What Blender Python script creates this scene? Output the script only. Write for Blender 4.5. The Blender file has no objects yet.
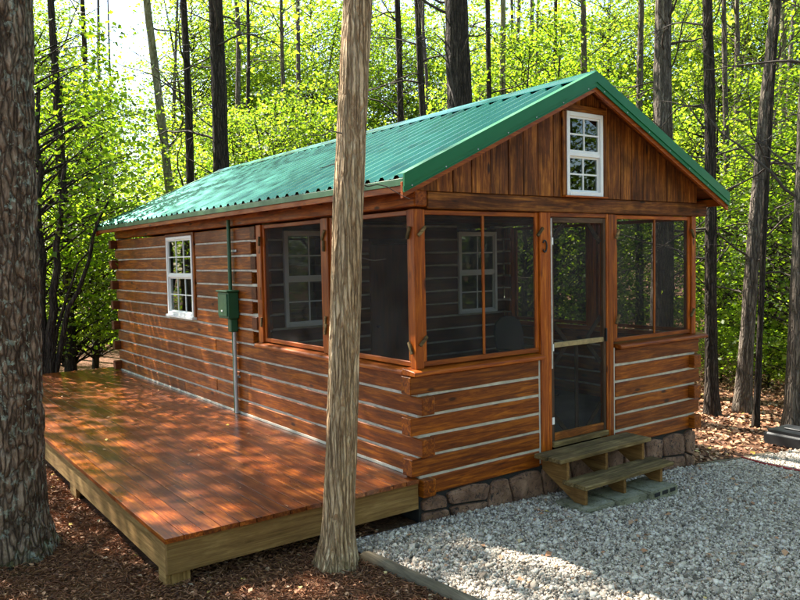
import bpy, bmesh, math, random
import numpy as np
from mathutils import Vector, Matrix, noise as mnoise

random.seed(7)
scene = bpy.context.scene
COL = scene.collection
R = math.radians

# ------------------------------------------------------------------ camera
CAM = Vector((-3.9408, -5.1736, 2.0879))
YAW, PITCH, ROLL, FPX = 0.6307, -0.0560, -0.0199, 758.17     # focal length in units of an 800 px wide picture
fw = Vector((math.sin(YAW)*math.cos(PITCH), math.cos(YAW)*math.cos(PITCH), math.sin(PITCH)))
rt0 = Vector((math.cos(YAW), -math.sin(YAW), 0)); up0 = rt0.cross(fw)
rt = rt0*math.cos(ROLL) + up0*math.sin(ROLL); up = -rt0*math.sin(ROLL) + up0*math.cos(ROLL)
cam_data = bpy.data.cameras.new('camera'); cam = bpy.data.objects.new('camera', cam_data); COL.objects.link(cam)
cam.matrix_world = Matrix(((rt.x, up.x, -fw.x, CAM.x), (rt.y, up.y, -fw.y, CAM.y), (rt.z, up.z, -fw.z, CAM.z), (0, 0, 0, 1)))
cam_data.sensor_width = 36; cam_data.lens = FPX/800*36
cam_data.clip_start = 0.05; cam_data.clip_end = 600
scene.camera = cam

# ------------------------------------------------------------------ sky, sun, exposure
SUN_EL = R(50); SUN_FROM = Vector((-0.26, 0.966, 0)).normalized()
world = bpy.data.worlds.new('World'); scene.world = world; world.use_nodes = True
wn = world.node_tree.nodes; wl = world.node_tree.links; wn.clear()
sky = wn.new('ShaderNodeTexSky'); sky.sky_type = 'NISHITA'; sky.sun_disc = False
sky.sun_elevation = SUN_EL; sky.sun_rotation = math.atan2(SUN_FROM.x, SUN_FROM.y)
sky.air_density = 1.0; sky.dust_density = 1.2; sky.ozone_density = 0.5
bg = wn.new('ShaderNodeBackground'); bg.inputs['Strength'].default_value = 0.095
wo = wn.new('ShaderNodeOutputWorld'); wl.new(sky.outputs[0], bg.inputs[0]); wl.new(bg.outputs[0], wo.inputs[0])
sun_d = bpy.data.lights.new('sun', 'SUN'); sun_d.energy = 5.0; sun_d.angle = R(0.5); sun_d.color = (1.0, 0.93, 0.82)
sun = bpy.data.objects.new('sun', sun_d); COL.objects.link(sun)
sun_dir = -(SUN_FROM*math.cos(SUN_EL) + Vector((0, 0, math.sin(SUN_EL))))
sun.rotation_euler = sun_dir.to_track_quat('-Z', 'Y').to_euler(); sun.location = (-15, 15, 30)
vs = scene.view_settings
vs.view_transform = 'Standard'; vs.look = 'None'; vs.gamma = 1; vs.use_curve_mapping = False; vs.exposure = 2.45
try:
    scene.cycles.max_bounces = 7; scene.cycles.transparent_max_bounces = 12
    scene.cycles.diffuse_bounces = 3; scene.cycles.transmission_bounces = 4; scene.cycles.glossy_bounces = 3
except Exception:
    pass

def ray(px, py):                     # direction through a point of the 800 x 600 picture
    return (fw + rt*((px-400)/FPX) - up*((py-300)/FPX))
def on_z(px, py, z):
    d = ray(px, py); return CAM + d*((z-CAM.z)/d.z)
def bearing(px, dist):               # ground position at a distance along a bearing
    a = YAW + math.atan((px-400)/FPX); return CAM.x + dist*math.sin(a), CAM.y + dist*math.cos(a)

# ------------------------------------------------------------------ node helpers
def mat_new(name):
    m = bpy.data.materials.new(name); m.use_nodes = True
    nt = m.node_tree; nt.nodes.clear()
    out = nt.nodes.new('ShaderNodeOutputMaterial')
    return m, nt, out
def N(nt, typ, **kw):
    n = nt.nodes.new(typ)
    for k, v in kw.items():
        if k.startswith('i_'):
            n.inputs[k[2:].replace('_', ' ')].default_value = v
        else: setattr(n, k, v)
    return n
def ramp(nt, fac, stops, interp='LINEAR'):
    r = nt.nodes.new('ShaderNodeValToRGB'); cr = r.color_ramp; cr.interpolation = interp
    while len(cr.elements) < len(stops): cr.elements.new(0.5)
    for e, (p, c) in zip(cr.elements, stops):
        e.position = p; e.color = (c[0], c[1], c[2], 1) if not isinstance(c, (int, float)) else (c, c, c, 1)
    nt.links.new(fac, r.inputs[0]); return r.outputs[0]
def mix(nt, fac, a, b, mode='MIX'):
    m = nt.nodes.new('ShaderNodeMix'); m.data_type = 'RGBA'; m.blend_type = mode
    for sock, v in ((m.inputs[0], fac), (m.inputs[6], a), (m.inputs[7], b)):
        if isinstance(v, (int, float)): sock.default_value = v
        elif isinstance(v, (tuple, list)): sock.default_value = (v[0], v[1], v[2], 1)
        else: nt.links.new(v, sock)
    return m.outputs[2]
def math_n(nt, op, a, b=None):
    m = nt.nodes.new('ShaderNodeMath'); m.operation = op
    for s, v in ((m.inputs[0], a), (m.inputs[1], b)):
        if v is None: continue
        if isinstance(v, (int, float)): s.default_value = v
        else: nt.links.new(v, s)
    return m.outputs[0]
def coords(nt, scale, rnd=True, kind='Object'):
    tc = nt.nodes.new('ShaderNodeTexCoord'); src = tc.outputs[kind]
    if rnd:
        oi = nt.nodes.new('ShaderNodeObjectInfo')
        mu = nt.nodes.new('ShaderNodeVectorMath'); mu.operation = 'SCALE'; mu.inputs[0].default_value = (37.1, 53.7, 71.3)
        nt.links.new(oi.outputs['Random'], mu.inputs['Scale'])
        ad = nt.nodes.new('ShaderNodeVectorMath'); ad.operation = 'ADD'
        nt.links.new(src, ad.inputs[0]); nt.links.new(mu.outputs[0], ad.inputs[1]); src = ad.outputs[0]
    mp = nt.nodes.new('ShaderNodeMapping'); mp.inputs['Scale'].default_value = scale
    nt.links.new(src, mp.inputs['Vector']); return mp.outputs[0]
def noise_n(nt, vec, scale=1, detail=4, rough=0.6, dist=0.0):
    n = nt.nodes.new('ShaderNodeTexNoise'); n.inputs['Scale'].default_value = scale
    n.inputs['Detail'].default_value = detail; n.inputs['Roughness'].default_value = rough; n.inputs['Distortion'].default_value = dist
    nt.links.new(vec, n.inputs['Vector']); return n.outputs['Fac']
def voro(nt, vec, scale=1, out='Distance', feature='F1', rnd=1.0):
    n = nt.nodes.new('ShaderNodeTexVoronoi'); n.feature = feature; n.inputs['Scale'].default_value = scale
    n.inputs['Randomness'].default_value = rnd
    nt.links.new(vec, n.inputs['Vector']); return n.outputs[out]
def bump(nt, h, strength=0.3, dist=0.01):
    b = nt.nodes.new('ShaderNodeBump'); b.inputs['Strength'].default_value = strength; b.inputs['Distance'].default_value = dist
    nt.links.new(h, b.inputs['Height']); return b.outputs[0]
def princ(nt, out, col, rough=0.6, nrm=None, metal=0.0, spec=0.5, coat=0.0):
    p = nt.nodes.new('ShaderNodeBsdfPrincipled')
    for s, v in ((p.inputs['Base Color'], col), (p.inputs['Roughness'], rough)):
        if isinstance(v, (int, float)): s.default_value = v
        elif isinstance(v, (tuple, list)): s.default_value = (v[0], v[1], v[2], 1)
        else: nt.links.new(v, s)
    p.inputs['Metallic'].default_value = metal; p.inputs['Specular IOR Level'].default_value = spec
    p.inputs['Coat Weight'].default_value = coat; p.inputs['Coat Roughness'].default_value = 0.2
    if nrm is not None: nt.links.new(nrm, p.inputs['Normal'])
    nt.links.new(p.outputs[0], out.inputs[0]); return p

_wood = {}
def wood(kind, axis):
    """stained timber with grain along one axis"""
    key = (kind, axis)
    if key in _wood: return _wood[key]
    P = dict(
        log=dict(d=(0.034, 0.005, 0.001), m=(0.195, 0.043, 0.002), l=(0.50, 0.145, 0.007), rough=0.45, knots=1, weather=0.25),
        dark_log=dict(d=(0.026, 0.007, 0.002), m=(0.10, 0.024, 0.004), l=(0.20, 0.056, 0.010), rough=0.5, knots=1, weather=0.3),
        trim=dict(d=(0.085, 0.014, 0.002), m=(0.29, 0.060, 0.004), l=(0.54, 0.155, 0.012), rough=0.4, knots=1, weather=0.2),
        gable=dict(d=(0.012, 0.004, 0.001), m=(0.185, 0.050, 0.005), l=(0.56, 0.205, 0.028), rough=0.6, knots=1, weather=0.75),
        deck=dict(d=(0.040, 0.007, 0.001), m=(0.19, 0.038, 0.003), l=(0.50, 0.150, 0.016), rough=0.30, knots=1, weather=0.15),
        treated=dict(d=(0.12, 0.064, 0.018), m=(0.31, 0.172, 0.055), l=(0.50, 0.315, 0.115), rough=0.8, knots=0, weather=0.4),
        old=dict(d=(0.022, 0.014, 0.005), m=(0.165, 0.108, 0.042), l=(0.37, 0.265, 0.115), rough=0.85, knots=0, weather=0.8),
        stringer=dict(d=(0.07, 0.032, 0.010), m=(0.23, 0.115, 0.034), l=(0.36, 0.20, 0.065), rough=0.8, knots=1, weather=0.5),
        grey=dict(d=(0.05, 0.040, 0.028), m=(0.15, 0.125, 0.085), l=(0.26, 0.22, 0.15), rough=0.9, knots=0, weather=0.6),
        brace=dict(d=(0.022, 0.012, 0.007), m=(0.075, 0.042, 0.024), l=(0.13, 0.078, 0.045), rough=0.8, knots=0, weather=0.4),
    )[kind]
    m, nt, out = mat_new('%s_wood_%s' % (kind, axis))
    st = {'X': (1.1, 16, 16), 'Y': (16, 1.1, 16), 'Z': (16, 16, 1.1)}[axis]
    v = coords(nt, st)
    g = noise_n(nt, v, 1.6, 6, 0.65, 0.9)
    fine = noise_n(nt, v, 7.0, 3, 0.7)
    gg = math_n(nt, 'ADD', math_n(nt, 'MULTIPLY', g, 0.75), math_n(nt, 'MULTIPLY', fine, 0.25))
    col = ramp(nt, gg, [(0.30, P['d']), (0.50, P['m']), (0.68, P['l'])])
    big = noise_n(nt, coords(nt, (1.3, 1.3, 1.3)), 1.7, 4, 0.6)
    wth = ramp(nt, big, [(0.40, 0.0), (0.72, P['weather'])])
    col = mix(nt, wth, col, P['d'])
    oi = nt.nodes.new('ShaderNodeObjectInfo')
    vary = ramp(nt, oi.outputs['Random'], [(0, 0.62 if kind == 'deck' else 0.70), (1, 1.28 if kind == 'deck' else 1.2)])
    col = mix(nt, 1.0, col, vary, 'MULTIPLY')
    h = gg
    if P['knots']:
        ks = {'X': (2.6, 7.5, 7.5), 'Y': (7.5, 2.6, 7.5), 'Z': (7.5, 7.5, 2.6)}[axis]
        if kind == 'deck': ks = tuple(q*1.5 for q in ks)
        kv = coords(nt, ks)
        kd = voro(nt, kv, 1.0)
        kcol = voro(nt, kv, 1.0, 'Color')
        sel = ramp(nt, kcol, [(0.50, 0.0), (0.56, 1.0)])
        kk = math_n(nt, 'MULTIPLY', ramp(nt, kd, [(0.09, 1.0), (0.17, 0.0)]), sel)
        col = mix(nt, math_n(nt, 'MULTIPLY', kk, 0.85), col, (P['d'][0]*0.45, P['d'][1]*0.45, P['d'][2]*0.5))
    if kind in ('old', 'treated', 'grey'):
        gn = noise_n(nt, coords(nt, (1, 1, 1)), 4.5, 5, 0.6)
        col = mix(nt, ramp(nt, gn, [(0.52, 0.0), (0.74, 0.14 if kind == 'treated' else 0.20)]), col, (0.085, 0.080, 0.025))
    rgh = ramp(nt, big, [(0.3, P['rough']-0.06), (0.7, P['rough']+0.14)])
    princ(nt, out, col, rgh, bump(nt, h, 0.35 if kind != 'deck' else 0.15, 0.006), spec=0.22, coat=0.8 if kind == 'deck' else 0.0)
    _wood[key] = m; return m

def paint(name, col, rough=0.4, metal=0.0, nscale=6, amt=0.12, bmp=0.0, spec=0.5):
    m, nt, out = mat_new(name)
    n = noise_n(nt, coords(nt, (1, 1, 1)), nscale, 5, 0.65)
    c = mix(nt, ramp(nt, n, [(0.35, 0.0), (0.7, amt*2.2)]), col, tuple(x*0.45 for x in col))
    n2 = noise_n(nt, coords(nt, (1, 1, 1)), nscale*6, 3, 0.6)
    rg = ramp(nt, n, [(0.3, max(0.03, rough-0.08)), (0.7, min(1, rough+0.12))])
    princ(nt, out, c, rg, bump(nt, n2, bmp, 0.004) if bmp else None, metal=metal, spec=spec)
    return m

MAT = {}
MAT['chink'] = paint('mortar_chinking', (0.56, 0.51, 0.42), 0.9, 0, 9, 0.3, 0.5)
MAT['white'] = paint('white_vinyl', (0.80, 0.80, 0.78), 0.35, 0, 5, 0.05)
MAT['steel'] = paint('grey_conduit', (0.45, 0.47, 0.48), 0.4, 0.5, 8, 0.2)
MAT['boxgreen'] = paint('green_enamel', (0.010, 0.085, 0.034), 0.4, 0, 7, 0.15)
MAT['black'] = paint('black_metal', (0.010, 0.010, 0.010), 0.45, 0.0, 9, 0.2)
MAT['rubber'] = paint('black_rubber', (0.012, 0.014, 0.016), 0.55, 0.0, 5, 0.3, 0.4)
MAT['dark'] = paint('dark_underside', (0.020, 0.018, 0.017), 0.95, 0, 5, 0.2, 0.3)
MAT['floor'] = paint('porch_floor', (0.11, 0.095, 0.08), 0.7, 0, 3, 0.25, 0.2)
MAT['redcord'] = paint('red_cord', (0.40, 0.03, 0.03), 0.5, 0, 9, 0.2)
MAT['wire'] = paint('grey_wire', (0.45, 0.43, 0.38), 0.6, 0, 9, 0.2)
MAT['peel'] = paint('peeling_paint', (0.42, 0.30, 0.13), 0.7, 0, 22, 0.45, 0.5)
MAT['whitewood'] = paint('faded_white_edge', (0.60, 0.54, 0.47), 0.8, 0, 14, 0.4, 0.4)

def roof_mat():
    m, nt, out = mat_new('teal_green_metal')
    v = coords(nt, (1, 1, 1), kind='Object')
    n = noise_n(nt, v, 2.2, 5, 0.65); n2 = noise_n(nt, v, 40, 2, 0.6)
    c = mix(nt, ramp(nt, n, [(0.3, 0.0), (0.8, 0.35)]), (0.004, 0.135, 0.105), (0.006, 0.160, 0.130))
    rg = ramp(nt, n, [(0.3, 0.22), (0.75, 0.30)])
    princ(nt, out, c, rg, bump(nt, noise_n(nt, v, 1.5, 2, 0.5), 0.04, 0.02), metal=0.78, spec=0.5)
    return m
MAT['roof'] = roof_mat()
MAT['trim_green'] = paint('green_trim_metal', (0.002, 0.130, 0.040), 0.42, 0.0, 3, 0.08, 0, 0.3)
MAT['fascia_green'] = paint('green_fascia_metal', (0.020, 0.095, 0.030), 0.4, 0.1, 4, 0.3)

def glass_mat():
    m, nt, out = mat_new('window_glass')
    tr = N(nt, 'ShaderNodeBsdfTransparent'); tr.inputs[0].default_value = (0.55, 0.60, 0.57, 1)
    gl = N(nt, 'ShaderNodeBsdfGlossy'); gl.inputs['Roughness'].default_value = 0.015
    gl.inputs[0].default_value = (0.9, 0.95, 0.92, 1)
    v = coords(nt, (1, 1, 1)); nb = bump(nt, noise_n(nt, v, 2.2, 2, 0.5), 0.06, 0.02); nt.links.new(nb, gl.inputs['Normal'])
    fr = N(nt, 'ShaderNodeFresnel'); fr.inputs[0].default_value = 1.5
    f2 = math_n(nt, 'ADD', math_n(nt, 'MULTIPLY', fr.outputs[0], 1.1), 0.02)
    mx = N(nt, 'ShaderNodeMixShader'); nt.links.new(f2, mx.inputs[0]); nt.links.new(tr.outputs[0], mx.inputs[1]); nt.links.new(gl.outputs[0], mx.inputs[2])
    nt.links.new(mx.outputs[0], out.inputs[0]); return m
MAT['glass'] = glass_mat()
def screen_mat():
    m, nt, out = mat_new('insect_screen')
    tr = N(nt, 'ShaderNodeBsdfTransparent')
    df = N(nt, 'ShaderNodeBsdfDiffuse')
    n = noise_n(nt, coords(nt, (1, 1, 1)), 3.0, 5, 0.65)
    c = ramp(nt, n, [(0.35, (0.026, 0.025, 0.023)), (0.7, (0.070, 0.066, 0.060))]); nt.links.new(c, df.inputs[0])
    mx = N(nt, 'ShaderNodeMixShader'); mx.inputs[0].default_value = 0.30
    nt.links.new(tr.outputs[0], mx.inputs[1]); nt.links.new(df.outputs[0], mx.inputs[2]); nt.links.new(mx.outputs[0], out.inputs[0]); return m
MAT['screen'] = screen_mat()

def stone_mat(name, a, b, c, dark=(0.01, 0.009, 0.008), scale=5):
    m, nt, out = mat_new(name)
    v = coords(nt, (1, 1, 1)); n = noise_n(nt, v, scale, 6, 0.65); w = noise_n(nt, v, scale*4, 5, 0.7, 1.5)
    col = ramp(nt, n, [(0.3, a), (0.5, b), (0.7, c)])
    col = mix(nt, ramp(nt, w, [(0.36, 1.0), (0.46, 0.0)]), col, dark)
    princ(nt, out, col, 0.85, bump(nt, w, 0.9, 0.02)); return m
MAT['stone'] = stone_mat('brown_cast_stone', (0.085, 0.038, 0.021), (0.21, 0.108, 0.064), (0.33, 0.190, 0.122))
MAT['block'] = stone_mat('mossy_concrete', (0.11, 0.105, 0.060), (0.23, 0.215, 0.140), (0.36, 0.34, 0.25), (0.07, 0.07, 0.03))

def bark_mat(name, deep, mid, light, lichen=None, lich_amt=0.0, moss=True, vscale=(16, 16, 3.0), plates=None, crack=0.6):
    m, nt, out = mat_new(name)
    v = coords(nt, vscale); n = noise_n(nt, v, 1.0, 6, 0.7, 0.6)
    fine = noise_n(nt, coords(nt, (1, 1, 0.35)), 45, 4, 0.7)
    g = math_n(nt, 'ADD', math_n(nt, 'MULTIPLY', n, 0.7), math_n(nt, 'MULTIPLY', fine, 0.3))
    col = ramp(nt, g, [(0.36, deep), (0.50, mid), (0.64, light)])
    h = g
    if plates:
        wv = nt.nodes.new('ShaderNodeVectorMath'); wv.operation = 'ADD'
        nz = nt.nodes.new('ShaderNodeTexNoise'); nz.inputs['Scale'].default_value = 9; nz.inputs['Detail'].default_value = 3
        sc_ = nt.nodes.new('ShaderNodeVectorMath'); sc_.operation = 'SCALE'; sc_.inputs['Scale'].default_value = 1.4
        pv = coords(nt, plates); nt.links.new(coords(nt, (1, 1, 0.5)), nz.inputs['Vector']); nt.links.new(nz.outputs['Color'], sc_.inputs[0])
        nt.links.new(pv, wv.inputs[0]); nt.links.new(sc_.outputs[0], wv.inputs[1])
        ed = voro(nt, wv.outputs[0], 1.0, 'Distance', 'DISTANCE_TO_EDGE')
        cr = ramp(nt, ed, [(0.02, crack), (0.16, 0.0)])
        col = mix(nt, cr, col, deep); h = math_n(nt, 'ADD', math_n(nt, 'MULTIPLY', g, 0.5), ramp(nt, ed, [(0.0, 0.0), (0.22, 1.0)]))
    if lichen:
        l = noise_n(nt, coords(nt, (1, 1, 0.8)), 16, 4, 0.7, 0.3); l2 = noise_n(nt, coords(nt, (1, 1, 1)), 1.6, 3, 0.6)
        lm = math_n(nt, 'MULTIPLY', ramp(nt, l, [(0.56, 0.0), (0.61, 1.0)]), ramp(nt, l2, [(0.38, 0.25), (0.58, lich_amt)]))
        col = mix(nt, lm, col, lichen)
    if moss:
        tc = nt.nodes.new('ShaderNodeTexCoord'); sp = nt.nodes.new('ShaderNodeSeparateXYZ'); nt.links.new(tc.outputs['Object'], sp.inputs[0])
        mm = noise_n(nt, coords(nt, (1, 1, 1)), 14, 5, 0.7)
        hh = math_n(nt, 'SUBTRACT', mm, math_n(nt, 'MULTIPLY', sp.outputs['Z'], 0.7))
        col = mix(nt, ramp(nt, hh, [(0.40, 0.0), (0.52, 0.5)]), col, (0.060, 0.070, 0.018))
    princ(nt, out, col, 0.92, bump(nt, h, 1.0, 0.025), spec=0.2); return m
MAT['bark_pine'] = bark_mat('furrowed_bark', (0.034, 0.020, 0.012), (0.185, 0.122, 0.080), (0.36, 0.265, 0.190), (0.34, 0.37, 0.29), 0.9, True, (14, 14, 5), (24, 24, 6), 0.7)
MAT['bark_cedar'] = bark_mat('stringy_cedar_bark', (0.13, 0.070, 0.033), (0.48, 0.325, 0.180), (0.72, 0.56, 0.36), None, 0, True, (30, 30, 2.4), (34, 34, 2.6), 0.42)
MAT['bark_dark'] = bark_mat('dark_bark', (0.010, 0.008, 0.006), (0.045, 0.033, 0.025), (0.10, 0.076, 0.056), None, 0, False, (22, 22, 2.2), (20, 20, 2.5))
MAT['bark_grey'] = bark_mat('grey_bark', (0.04, 0.031, 0.025), (0.14, 0.112, 0.088), (0.27, 0.225, 0.175), None, 0, False, (22, 22, 2.2), (20, 20, 2.5))
MAT['bark_pale'] = bark_mat('pale_mossy_bark', (0.05, 0.045, 0.022), (0.17, 0.155, 0.085), (0.30, 0.28, 0.17), (0.38, 0.38, 0.30), 0.5, False, (14, 14, 4))
MAT['twig'] = paint('dead_twig', (0.055, 0.040, 0.030), 0.9, 0, 6, 0.3)

def leaf_mat(name, base, trans, vary):
    m, nt, out = mat_new(name)
    at = nt.nodes.new('ShaderNodeAttribute'); at.attribute_name = 'rnd'
    oi = nt.nodes.new('ShaderNodeObjectInfo')
    k = math_n(nt, 'ADD', math_n(nt, 'MULTIPLY', at.outputs['Fac'], 0.65), math_n(nt, 'MULTIPLY', oi.outputs['Random'], 0.35))
    c1 = ramp(nt, k, [(0.1, base), (0.9, vary[0])]); c2 = ramp(nt, k, [(0.1, trans), (0.9, vary[1])])
    p = N(nt, 'ShaderNodeBsdfPrincipled'); nt.links.new(c1, p.inputs['Base Color']); p.inputs['Roughness'].default_value = 0.45; p.inputs['Specular IOR Level'].default_value = 0.35
    t = N(nt, 'ShaderNodeBsdfTranslucent'); nt.links.new(c2, t.inputs[0])
    mx = N(nt, 'ShaderNodeMixShader'); mx.inputs[0].default_value = 0.66
    nt.links.new(p.outputs[0], mx.inputs[1]); nt.links.new(t.outputs[0], mx.inputs[2]); nt.links.new(mx.outputs[0], out.inputs[0]); return m
MAT['leaf'] = leaf_mat('spring_maple_leaf', (0.040, 0.100, 0.008), (0.14, 0.29, 0.012), ((0.130, 0.180, 0.012), (0.40, 0.50, 0.028)))
MAT['leaf_deep'] = leaf_mat('deep_green_leaf', (0.045, 0.105, 0.008), (0.17, 0.33, 0.010), ((0.09, 0.15, 0.012), (0.36, 0.48, 0.02)))
MAT['litter'] = None

def litter_mat():
    m, nt, out = mat_new('dead_leaf')
    at = nt.nodes.new('ShaderNodeAttribute'); at.attribute_name = 'rnd'
    c = ramp(nt, at.outputs['Fac'], [(0.0, (0.050, 0.022, 0.011)), (0.3, (0.30, 0.125, 0.058)), (0.6, (0.47, 0.240, 0.120)), (0.85, (0.42, 0.25, 0.145)), (0.95, (0.50, 0.40, 0.27)), (1.0, (0.55, 0.40, 0.04))])
    princ(nt, out, c, 0.8); return m
MAT['litter'] = litter_mat()
def gravel_mat():
    m, nt, out = mat_new('crushed_limestone')
    at = nt.nodes.new('ShaderNodeAttribute'); at.attribute_name = 'rnd'
    c = ramp(nt, at.outputs['Fac'], [(0.0, (0.12, 0.096, 0.072)), (0.25, (0.37, 0.310, 0.245)), (0.60, (0.57, 0.490, 0.395)), (0.90, (0.80, 0.715, 0.60)), (1.0, (0.36, 0.22, 0.13))])
    n = noise_n(nt, coords(nt, (1, 1, 1), False), 60, 3, 0.6)
    c = mix(nt, ramp(nt, n, [(0.4, 0.0), (0.7, 0.35)]), c, (0.11, 0.098, 0.085))
    princ(nt, out, c, 0.85, spec=0.3); return m
MAT['gravel'] = gravel_mat()
def gravel_bed_mat():
    m, nt, out = mat_new('gravel_bed')
    v = coords(nt, (1, 1, 1), False); cc = voro(nt, v, 55, 'Color'); d = voro(nt, v, 55)
    c = ramp(nt, cc, [(0.1, (0.09, 0.08, 0.068)), (0.6, (0.26, 0.232, 0.20)), (1.0, (0.42, 0.38, 0.33))])
    princ(nt, out, c, 0.9, bump(nt, d, 1.0, 0.02)); return m
MAT['gravel_bed'] = gravel_bed_mat()
def ground_mat():
    m, nt, out = mat_new('forest_floor')
    v = coords(nt, (1, 1, 1), False)
    n = noise_n(nt, v, 1.6, 6, 0.7); f = noise_n(nt, v, 28, 5, 0.75); cc = voro(nt, v, 20, 'Color')
    c = ramp(nt, f, [(0.30, (0.028, 0.015, 0.009)), (0.48, (0.11, 0.050, 0.026)), (0.62, (0.21, 0.100, 0.052)), (0.78, (0.33, 0.20, 0.115))])
    c = mix(nt, ramp(nt, cc, [(0.70, 0.0), (0.9, 0.6)]), c, (0.20, 0.105, 0.06))
    c = mix(nt, ramp(nt, n, [(0.56, 0.0), (0.70, 0.35)]), c, (0.045, 0.055, 0.015))
    princ(nt, out, c, 0.95, bump(nt, f, 1.0, 0.03), spec=0.2); return m
MAT['ground'] = ground_mat()

# ------------------------------------------------------------------ object helpers
def wloc(o):
    v = Vector((0, 0, 0))
    while o is not None: v += o.location; o = o.parent
    return v
def link(name, me, mat=None, parent=None, loc=(0, 0, 0)):
    o = bpy.data.objects.new(name, me); COL.objects.link(o)
    if mat is not None and me is not None and not me.materials: me.materials.append(mat)
    if parent is not None:
        o.parent = parent; o.location = Vector(loc) - wloc(parent)
    else: o.location = loc
    return o
def empty(name, loc): return link(name, None, None, None, loc)
def tag(o, label, cat, group=None, kind=None):
    if label: o['label'] = label
    if cat: o['category'] = cat
    if group: o['group'] = group
    if kind: o['kind'] = kind
    return o
def np_mesh(name, V, F, rnd=None, smooth=False):
    V = np.asarray(V, np.float32); F = np.asarray(F, np.int32); k = F.shape[1]
    me = bpy.data.meshes.new(name)
    me.vertices.add(len(V)); me.vertices.foreach_set('co', V.ravel())
    me.loops.add(F.size); me.loops.foreach_set('vertex_index', F.ravel())
    me.polygons.add(len(F)); me.polygons.foreach_set('loop_start', np.arange(0, F.size, k, dtype=np.int32))
    if smooth: me.polygons.foreach_set('use_smooth', np.ones(len(F), bool))
    me.update(calc_edges=True)
    if rnd is not None:
        a = me.attributes.new('rnd', 'FLOAT', 'POINT'); a.data.foreach_set('value', np.asarray(rnd, np.float32))
    return me
def bm_mesh(name, bm, smooth=False):
    me = bpy.data.meshes.new(name); bmesh.ops.recalc_face_normals(bm, faces=bm.faces); bm.to_mesh(me); bm.free()
    if smooth:
        for p in me.polygons: p.use_smooth = True
    return me
def bm_box(bm, x0, x1, y0, y1, z0, z1):
    vs_ = [bm.verts.new((x, y, z)) for x in (x0, x1) for y in (y0, y1) for z in (z0, z1)]
    for f in ((0, 1, 3, 2), (4, 6, 7, 5), (0, 4, 5, 1), (2, 3, 7, 6), (0, 2, 6, 4), (1, 5, 7, 3)):
        bm.faces.new([vs_[i] for i in f])
    return vs_
def box(name, parent, mat, x, y, z, bev=0.006, wob=0.0, seg=0):
    """one piece in world coordinates, origin at its centre; mat may be a wood kind (grain along the longest side)"""
    c = Vector(((x[0]+x[1])/2, (y[0]+y[1])/2, (z[0]+z[1])/2)); d = [abs(x[1]-x[0]), abs(y[1]-y[0]), abs(z[1]-z[0])]
    bm = bmesh.new(); bm_box(bm, -d[0]/2, d[0]/2, -d[1]/2, d[1]/2, -d[2]/2, d[2]/2)
    ax = d.index(max(d))
    if bev: bmesh.ops.bevel(bm, geom=list(bm.edges), offset=bev, segments=1, affect='EDGES', profile=0.5, clamp_overlap=True)
    if seg:
        es = [e for e in bm.edges if abs((e.verts[0].co-e.verts[1].co)[ax]) > d[ax]*0.85]
        bmesh.ops.subdivide_edges(bm, edges=es, cuts=seg)
    if wob:
        s = random.uniform(0, 99)
        for v in bm.verts:
            q = v.co*2.3 + Vector((s, s*2, s*3)); v.co += Vector((mnoise.noise(q), mnoise.noise(q+Vector((9, 4, 1))), mnoise.noise(q+Vector((3, 8, 5)))))*wob
    me = bm_mesh(name, bm)
    if isinstance(mat, str): mat = wood(mat, 'XYZ'[ax])
    return link(name, me, mat, parent, c)
def joined(name, parent, mat, boxes, loc, bev=0.0):
    bm = bmesh.new(); L = Vector(loc)
    for (x0, x1, y0, y1, z0, z1) in boxes: bm_box(bm, x0-L.x, x1-L.x, y0-L.y, y1-L.y, z0-L.z, z1-L.z)
    if bev: bmesh.ops.bevel(bm, geom=list(bm.edges), offset=bev, segments=1, affect='EDGES', clamp_overlap=True)
    return link(name, bm_mesh(name, bm), mat, parent, loc)
def prism(name, parent, mat, poly, axis, a, b, bev=0.0, origin=None):
    """polygon in the plane across axis (world coordinates), extruded from a to b along it"""
    cx = sum(p[0] for p in poly)/len(poly); cy = sum(p[1] for p in poly)/len(poly); mid = (a+b)/2
    def P(u, v, t): return {'X': (t, u, v), 'Y': (u, t, v), 'Z': (u, v, t)}[axis]
    bm = bmesh.new()
    lo = [bm.verts.new(P(u-cx, v-cy, a-mid)) for u, v in poly]; hi = [bm.verts.new(P(u-cx, v-cy, b-mid)) for u, v in poly]
    bm.faces.new(lo); bm.faces.new(hi[::-1]); n = len(poly)
    for i in range(n): bm.faces.new((lo[i], hi[i], hi[(i+1) % n], lo[(i+1) % n]))
    if bev:
        bmesh.ops.recalc_face_normals(bm, faces=bm.faces)
        bmesh.ops.bevel(bm, geom=list(bm.edges), offset=bev, segments=1, affect='EDGES', clamp_overlap=True)
    return link(name, bm_mesh(name, bm), mat, parent, P(cx, cy, mid))
def tube_np(pts, rad, sides=6):
    """ring vertices and quads of a tube through points"""
    pts = np.asarray(pts, float); n = len(pts); rad = np.broadcast_to(rad, (n,))
    T = np.gradient(pts, axis=0); T /= (np.linalg.norm(T, axis=1, keepdims=True)+1e-9)
    ref = np.array([0.31, 0.95, 0.02]) if abs(T[0][2]) > 0.7 else np.array([0, 0, 1.0])
    U = np.cross(T, ref); U /= (np.linalg.norm(U, axis=1, keepdims=True)+1e-9); W_ = np.cross(T, U)
    a = np.linspace(0, 2*np.pi, sides, endpoint=False)
    V = pts[:, None, :] + (np.cos(a)[None, :, None]*U[:, None, :] + np.sin(a)[None, :, None]*W_[:, None, :])*rad[:, None, None]
    i = np.arange(n-1)[:, None]*sides; j = np.arange(sides)[None, :]; j2 = (j+1) % sides
    F = np.stack([i+j, i+j2, i+sides+j2, i+sides+j], -1).reshape(-1, 4)
    return V.reshape(-1, 3), F
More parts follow.
